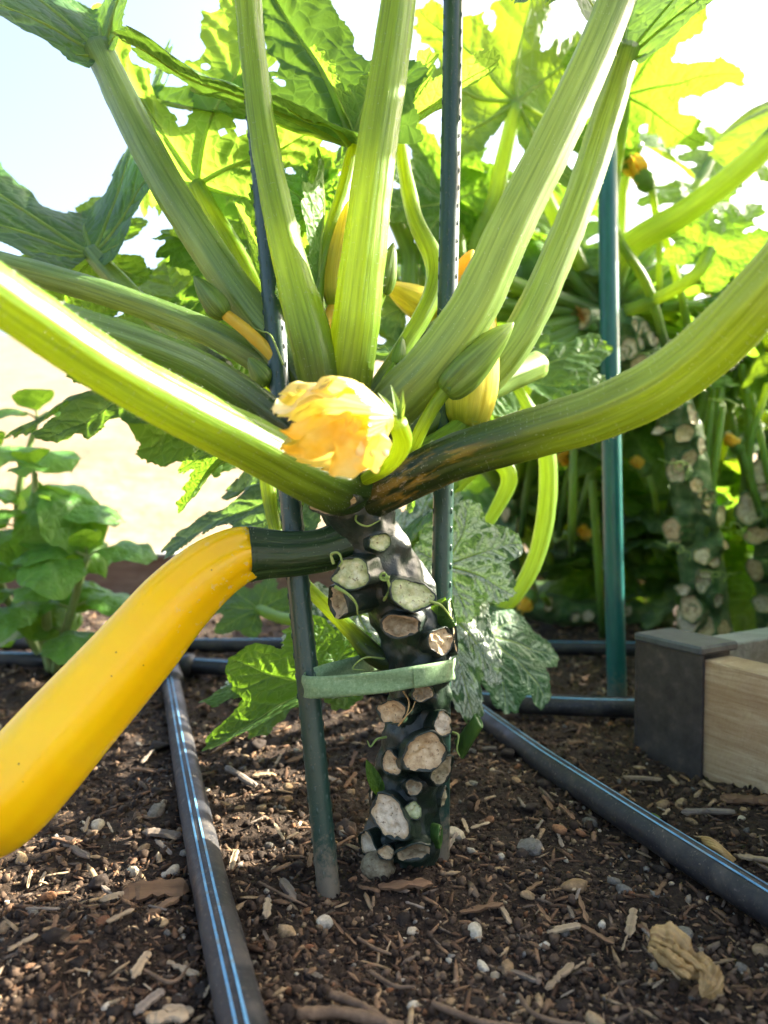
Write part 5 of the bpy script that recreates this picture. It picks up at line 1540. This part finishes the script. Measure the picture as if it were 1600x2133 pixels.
far_blossom(bgB, [(1180, 700, 1.08, 16), (1120, 600, 1.06, 22)], P(1115, 585, 1.06), P(1100, 490, 1.06), .03, 'petal_dead')
# round green young fruit behind
V, Fc, at = tube_data([tuple(P(1130, 660, 1.06)), tuple(P(1125, 620, 1.05)), tuple(P(1115, 570, 1.05)), tuple(P(1108, 530, 1.05)), tuple(P(1104, 505, 1.05))], [.012, .028, .034, .026, .012], 28, 24, ridge=.02)
part('young_fruit', V, Fc, M['stub_green'], bgB, at)
for sp in ([(1540, 1100, 1.2, 16), (1560, 900, 1.2, 18), (1545, 760, 1.2, 16)], [(1470, 1000, 1.2, 14), (1500, 850, 1.2, 18), (1490, 700, 1.2, 14)], [(1590, 1100, 1.15, 14), (1560, 950, 1.15, 16), (1600, 800, 1.15, 14)]):
    petiole(bgC, sp, 'petiole_far', 14, 24, 0, name='flower_stalk')
rt = np.random.default_rng(8)
for (x, y, d) in ((1400, 965, 1.04), (1490, 1040, 1.06), (1520, 1100, 1.06), (1395, 1140, 1.06), (1500, 835, 1.03), (1345, 735, 1.0), (1480, 1190, 1.08)):
    q = [tuple(P(x - 30, y + rt.uniform(-20, 10), d + .06)), tuple(P(x, y, d))]
    a0_ = rt.uniform(0, 6)
    for j in range(16):
        an = a0_ + j * .75; rr_ = 15 * (1 - j / 22)
        q.append(tuple(P(x + 8 + j * 2.4 + rr_ * math.cos(an), y + j * rt.uniform(.5, 2.0) + rr_ * .75 * math.sin(an), d - .002 * j)))
    tendril(bgB, q, .0009)

# ================================================================== PEBBLES, CHIPS, TWIGS
def ico2(seed, sub=2, rough=.18, flat=.75, facet=0.0):
    import bmesh
    bm = bmesh.new(); bmesh.ops.create_icosphere(bm, subdivisions=sub, radius=1.0)
    V = np.array([v.co[:] for v in bm.verts]); Fc = [tuple(v.index for v in f.verts) for f in bm.faces]; bm.free()
    V = V * (1 + rough * fbm(V * 1.3 + seed * 7, 3, seed))[:, None]
    r_ = np.random.default_rng(seed)
    for k in range(7):                      # planar knocks
        d = r_.normal(size=3); d /= np.linalg.norm(d); h = r_.uniform(.62, .85)
        over = np.clip(V @ d - h, 0, None); V = V - np.outer(over * .9, d)
    V[:, 2] *= flat; V[:, 0] *= 1.18
    return V, Fc
PEB = {}
for c in ('tan', 'grey', 'cream', 'rust'):
    PEB[c] = []
    for i in range(4):
        V, Fc = ico2(i * 5 + len(c), 2)
        me = make_mesh('pebble', V, Fc, smooth=(i % 2 == 0)); me.materials.append(M['pebble_' + c]); PEB[c].append(me)
CLOD = []
for i in range(4):
    V, Fc = ico2(60 + i, 3, .42, .8); me = make_mesh('soil_clod', V, Fc); me.materials.append(M['clod']); CLOD.append(me)
PLAB = {'tan': ('rounded tan pebble lying on the dark soil', 'tan pebbles on the soil'),
        'grey': ('grey pebble lying on the dark soil', 'grey pebbles on the soil'),
        'cream': ('pale cream pebble standing out on the dark soil', 'cream pebbles on the soil'),
        'rust': ('rust brown pebble lying on the dark soil', 'rust brown pebbles on the soil')}
rp = np.random.default_rng(5)
PEB_OWN = {(1105, 1756): 'flat grey stone between the stem foot and the striped hose', (990, 1924): 'biggest cream stone on the open soil before the stem', (675, 1922): 'cream stone just in front of the leaning stake',
           (325, 1706): 'round grey stone between yellow fruit and hose', (1500, 1600): 'large rust brown stone at the foot of the wooden board', (1195, 1832): 'broad knobbly tan stone beside the striped hose'}
def pebble(x, y, size, c, k=None):
    g = G(x, y)
    r_ = S(size * .5, g.y)
    me = PEB[c][int(rp.integers(0, 4))]
    o = link('pebble', me, None, None, (g.x, g.y, sz(g.x, g.y) + r_ * .22))
    o.scale = (r_, r_ * rp.uniform(.75, 1.05), r_ * rp.uniform(.75, 1.1))
    o.rotation_euler = (rp.uniform(-.4, .4), rp.uniform(-.4, .4), rp.uniform(0, 6.28))
    tag(o, PEB_OWN.get((x, y), PLAB[c][0]), 'pebble', PLAB[c][1])
for x, y, s_, c in [(205, 1728, 30, 'cream'), (325, 1706, 42, 'grey'), (675, 1922, 40, 'cream'), (990, 1924, 48, 'cream'), (1105, 1756, 54, 'grey'), (470, 1680, 24, 'tan'),
                    (595, 1676, 28, 'tan'), (600, 1652, 22, 'tan'), (545, 1690, 22, 'tan'), (275, 1826, 32, 'cream'), (362, 1826, 36, 'cream'), (100, 1876, 38, 'rust'), (70, 1912, 34, 'grey'),
                    (598, 1944, 42, 'tan'), (1195, 1832, 58, 'tan'), (1278, 1816, 30, 'grey'), (1230, 1712, 40, 'grey'), (1212, 1738, 24, 'rust'), (1425, 1926, 38, 'grey'), (345, 2080, 30, 'tan'),
                    (980, 1576, 24, 'grey'), (1500, 1600, 56, 'rust'), (1380, 1664, 30, 'tan'), (1418, 1664, 26, 'tan'), (1440, 1706, 26, 'tan'), (1415, 1732, 32, 'tan'), (1545, 1716, 20, 'cream'),
                    (945, 1724, 46, 'cream'), (1004, 1982, 34, 'cream'), (1058, 1996, 38, 'tan'), (860, 1916, 26, 'cream'), (1590, 1962, 46, 'tan'), (8, 1950, 34, 'tan'), (215, 1950, 28, 'rust'),
                    (340, 1955, 26, 'tan'), (545, 1588, 22, 'tan'), (1170, 1690, 26, 'tan'), (1330, 1690, 24, 'rust'), (1165, 1735, 34, 'rust'), (640, 1895, 26, 'rust'), (1300, 1840, 32, 'grey'),
                    (1040, 1800, 22, 'tan'), (1100, 1850, 30, 'tan'), (770, 1935, 24, 'rust'), (890, 1970, 22, 'tan'), (705, 2080, 26, 'tan'), (860, 2085, 30, 'cream'), (1240, 2110, 44, 'tan'), (1170, 2060, 32, 'tan'),
                    (500, 1690, 20, 'tan'), (560, 1760, 20, 'grey'), (730, 1650, 20, 'tan'), (715, 1720, 22, 'grey'), (1020, 1700, 20, 'rust'), (1075, 1640, 20, 'tan'), (985, 1640, 24, 'grey'), (1110, 1600, 30, 'tan'),
                    (45, 1800, 30, 'tan'), (300, 1780, 26, 'tan'), (160, 1990, 24, 'rust'), (110, 2080, 24, 'grey'), (530, 2010, 26, 'grey'), (605, 2060, 24, 'rust'), (940, 2060, 24, 'tan'), (1500, 2090, 28, 'tan'), (1545, 1990, 28, 'grey')]:
    pebble(x, y, s_, c)
def clear_spot(x, y):
    return not (740 < x < 960 and 1640 < y < 1850)
cnt = 0
while cnt < 70:
    x = rp.uniform(-20, 1620); y = rp.uniform(1480, 2133)
    if not clear_spot(x, y) or (x > 1330 and y < 1600): continue
    pebble(x, y, rp.uniform(11, 22) * (1 if y < 1900 else 1.2), rp.choice(['tan', 'tan', 'grey', 'cream', 'rust'])); cnt += 1
for i in range(46):
    x = rp.uniform(-20, 1620); y = rp.uniform(1500, 2133)
    if not clear_spot(x, y): continue
    g = G(x, y); r_ = S(rp.uniform(18, 44) * .5, g.y)
    o = link('soil_clod', CLOD[i % 4], None, None, (g.x, g.y, sz(g.x, g.y) + r_ * .25))
    o.scale = (r_, r_, r_ * .85); o.rotation_euler = (rp.uniform(-.5, .5), rp.uniform(-.5, .5), rp.uniform(0, 6.28))
    tag(o, 'dark lump of crumbly soil on the bed', 'soil clod', 'soil clods')

def chip_mesh(seed):
    """split wood chip, length 1 along x"""
    r_ = np.random.default_rng(seed)
    m, n = 12, 8
    t = np.linspace(-.5, .5, m)
    wv = .11 * (1 + .25 * r_.normal(size=m)).clip(.5, 1.5); wv[0] *= .45; wv[-1] *= .35; wv[1] *= .85
    hv = .055 * (1 + .2 * r_.normal(size=m)).clip(.5, 1.5); hv[0] *= .5; hv[-1] *= .4
    cy = np.cumsum(r_.normal(size=m)) * .012; cz = -.12 * t * t * r_.uniform(-.5, 1)
    sq = [(-1, -.6), (-.6, -1), (.6, -1), (1, -.6), (1, .6), (.55, 1), (-.5, .9), (-1, .6)]
    V = np.array([[(t[i] + r_.normal() * .012, cy[i] + wv[i] * a, cz[i] + hv[i] * b) for a, b in sq] for i in range(m)])
    V[:, :, 1] += r_.normal(size=(1, n)) * .012; V[:, :, 2] += r_.normal(size=(1, n)) * .014
    V = V.reshape(-1, 3)
    Fc = [tuple(f) for f in grid_faces(m, n, True)] + [tuple(range(n))[::-1], tuple(range((m - 1) * n, m * n))]
    return V, Fc
CHIP = {}
for c in ('brown', 'pale', 'grey'):
    CHIP[c] = []
    for i in range(5):
        V, Fc = chip_mesh(i * 11 + len(c) * 3)
        me = make_mesh('wood_chip', V, Fc, smooth=False); me.materials.append(M['chip_' + c]); CHIP[c].append(me)
CLAB = {'brown': ('dark brown splintered wood chip lying on the soil', 'brown wood chips on the soil'),
        'pale': ('pale tan wood chip lying on the soil', 'pale wood chips on the soil'),
        'grey': ('greyish weathered wood chip lying on the soil', 'greyish wood chips on the soil')}
CHIP_OWN = {(325, 1878): 'largest brown wood chip, touching the hose that passes the fruit', (845, 1858): 'long dark wood chip lying in front of the stem foot', (602, 1862): 'blunt grey wood chip at the foot of the leaning stake', (1560, 1682): 'long dark wood chip beneath the wooden board'}
def chip(x, y, lpx, ang, c, thick=1.0, wide=1.0):
    g = G(x, y)
    a = math.radians(ang); dx, dy = math.cos(a) * lpx * .5, -math.sin(a) * lpx * .5
    e0, e1 = G(x - dx, y - dy), G(x + dx, y + dy)
    L = (e1 - e0).length
    o = link('wood_chip', CHIP[c][int(rp.integers(0, 5))], None, None, (g.x, g.y, sz(g.x, g.y) + .004 + L * .02))
    L = min(L, S(lpx, g.y) * 1.7)
    k = S(lpx, g.y)
    o.scale = (L, k * wide, k * thick)
    o.rotation_euler = (rp.uniform(-.35, .35), rp.uniform(-.10, .10), math.atan2((e1 - e0).y, (e1 - e0).x))
    tag(o, CHIP_OWN.get((x, y), CLAB[c][0]), 'wood chip', CLAB[c][1])
for x, y, l, a, c, w_ in [(325, 1878, 140, 8, 'brown', 1.2), (240, 1892, 62, 12, 'pale', .9), (340, 1912, 76, 32, 'brown', 1.0), (338, 1756, 78, -5, 'grey', 1.2), (502, 1638, 66, -28, 'grey', 1.3), (602, 1862, 54, -48, 'grey', 1.5),
                          (845, 1858, 110, 2, 'brown', 1.0), (560, 1906, 42, 78, 'pale', 1.4), (486, 1806, 52, 80, 'pale', 1.0), (250, 1948, 62, 28, 'pale', .9), (296, 2032, 66, 58, 'pale', 1.2), (378, 2028, 76, -28, 'pale', .8),
                          (312, 2092, 76, 35, 'grey', 1.2), (372, 2112, 66, 0, 'pale', 1.2), (1168, 2024, 76, 42, 'pale', .9), (1176, 1922, 70, 12, 'pale', 1.0), (1052, 1886, 50, -52, 'pale', 1.0), (1320, 1908, 62, 74, 'pale', 1.2),
                          (1240, 1930, 90, -32, 'brown', .5), (1330, 1618, 96, -3, 'pale', .5), (1475, 1704, 110, -4, 'grey', .8), (1560, 1682, 120, -6, 'brown', 1.2), (1572, 1800, 74, -4, 'pale', 1.0), (1570, 1840, 66, -5, 'pale', .8),
                          (1005, 1882, 90, 12, 'brown', .8), (1080, 2010, 90, -22, 'grey', .6), (1190, 1886, 34, -65, 'grey', 1.2), (1215, 1880, 56, -70, 'brown', .7), (940, 1760, 60, 55, 'grey', .6), (968, 1708, 44, -75, 'pale', .7),
                          (1000, 1712, 40, 18, 'pale', .7), (1140, 1680, 46, -60, 'brown', .8), (1180, 1705, 56, -55, 'brown', .7), (350, 2140, 90, 5, 'pale', 1.4), (230, 1872, 46, -40, 'grey', .8), (130, 1780, 46, -20, 'brown', .8),
                          (150, 1790, 80, -32, 'grey', .7), (90, 1928, 70, -2, 'grey', .5), (50, 2010, 70, 28, 'pale', .7), (120, 1830, 50, 10, 'pale', .5), (88, 1840, 40, 75, 'pale', .7), (300, 1620, 60, -5, 'brown', 1.0),
                          (620, 1590, 44, 20, 'brown', 1.0), (690, 1632, 40, -20, 'grey', 1.0), (720, 1760, 46, 30, 'brown', .8), (770, 1862, 46, -10, 'brown', 1.2), (540, 1720, 40, 30, 'grey', .8), (580, 1740, 44, -60, 'pale', .6), (640, 1720, 52, -8, 'brown', .8)]:
    chip(x, y, l, a, c, w_, w_)
cnt = 0
while cnt < 120:
    x = rp.uniform(-20, 1620); y = rp.uniform(1440, 2133)
    if not clear_spot(x, y) or (x > 1330 and y < 1600): continue
    chip(x, y, rp.uniform(16, 46), rp.uniform(-80, 80), rp.choice(['brown', 'brown', 'pale', 'grey']), rp.uniform(.6, 1.2), rp.uniform(.5, 1.2)); cnt += 1

M['twig'] = simple_material('twig', [(.3, (.09, .055, .03)), (.7, (.22, .14, .08))], 150, .75, .5)
def twig(pxs, dia, mat='chip_pale', label='thin dry twig lying on the soil', group='dry twigs on the soil'):
    p = []
    for i, (x, y) in enumerate(pxs):
        g = G(x, y); p.append((g.x, g.y, sz(g.x, g.y) + .004 + dia * .5))
    V, Fc, at = tube_data(p, [dia * .5] * (len(p) - 1) + [dia * .3], 8, 24, bump=dia * .12, bscale=400, seed=len(pxs))
    o = part('twig', V, Fc, M[mat], None, at)
    tag(o, label, 'twig', group)
twig([(690, 2085), (740, 2105), (800, 2140), (850, 2190)], .005, 'twig')
twig([(900, 2095), (1000, 2125), (1090, 2140)], .0034, 'twig')
twig([(745, 1945), (780, 1958), (815, 1966)], .0024, 'twig')
twig([(770, 2020), (820, 2045), (865, 2058)], .0024, 'twig')
twig([(1080, 2060), (1110, 2100), (1170, 2120), (1220, 2130)], .0026, 'twig')
twig([(440, 1580), (500, 1545), (560, 1535)], .0028, 'twig')
twig([(210, 1575), (250, 1530), (262, 1500)], .0024, 'twig')
twig([(540, 1855), (590, 1882), (640, 1900)], .0020, 'twig')
twig([(300, 2040), (360, 2060), (400, 2020)], .0022, 'twig')
twig([(1460, 1520), (1500, 1500), (1530, 1510)], .0020, 'twig')
twig([(620, 2133), (700, 2128), (780, 2138), (840, 2150)], .006, 'twig')

# withered blossom on the soil
t = thing('withered_blossom', 'shrivelled tan blossom lying on the soil beside the striped hose', 'dried flower', G(1415, 1990))
def gp(x, y, z): return tuple(G(x, y, z))
C = [gp(1352, 1972, .012), gp(1375, 1962, .016), gp(1405, 1975, .016), gp(1428, 2000, .013), gp(1452, 2012, .012), gp(1476, 2030, .011), gp(1472, 2058, .008), gp(1462, 2075, .006)]
V, Fc, at = tube_data(C, [.003, .0068, .0076, .0062, .0056, .0060, .0038, .0014], 90, 110, ridge=.16, bump=.0030, bscale=190, seed=12)
part('shrivelled_corolla', V, Fc, M['dryflower'], t, at)
for i, (q0, q1, q2) in enumerate([((1362, 1968), (1400, 1992), (1440, 2022)), ((1380, 1960), (1425, 1990), (1470, 2024)), ((1352, 1978), (1390, 2004), (1436, 2036))]):
    V, Fc, at = tube_data([gp(*q0, .017), gp(*q1, .022 - .003 * i), gp(*q2, .016)], [.0012, .0026, .0012], 10, 40, bump=.0012, bscale=300, seed=i)
    part('fold', V, Fc, M['dryflower'], t, at)

# dried leaf skeleton
t = thing('dry_leaf', 'small dried leaf skeleton lying beyond the striped hose', 'dead leaf', G(1485, 1765))
for i in range(7):
    a = -.5 + i * .16
    p0 = gp(1462 + i * 2, 1745 + i * 4, .006); p1 = gp(1500 + 30 * math.sin(a) , 1752 + i * 7, .016 - abs(i - 3) * .002); p2 = gp(1532, 1790, .006)
    V, Fc, at = tube_data([p0, p1, p2], [.0014, .0017, .0006], 6, 14); part('rib', V, Fc, M['chip_strip'] if 'chip_strip' in M else M['tendril_dry'], t, at)
# seedling
t = thing('seedling', 'tiny two-leaved green seedling beside the striped hose', 'seedling', G(1345, 1712))
V, Fc, at = tube_data([gp(1345, 1714, .0), gp(1346, 1706, .008)], [.0008, .0007], 6, 6); part('stem', V, Fc, M['tendril'], t, at)
blade(t, gp(1346, 1706, .008), tuple(Vector(gp(1346, 1706, .008)) + Vector((.010, -.002, .004))), (0, -.4, 1), .8, 'leaf_young', n=7, m=8, name='leaf')
blade(t, gp(1346, 1706, .008), tuple(Vector(gp(1346, 1706, .008)) + Vector((-.008, -.003, .003))), (0, -.4, 1), .8, 'leaf_young', n=7, m=8, name='leaf')
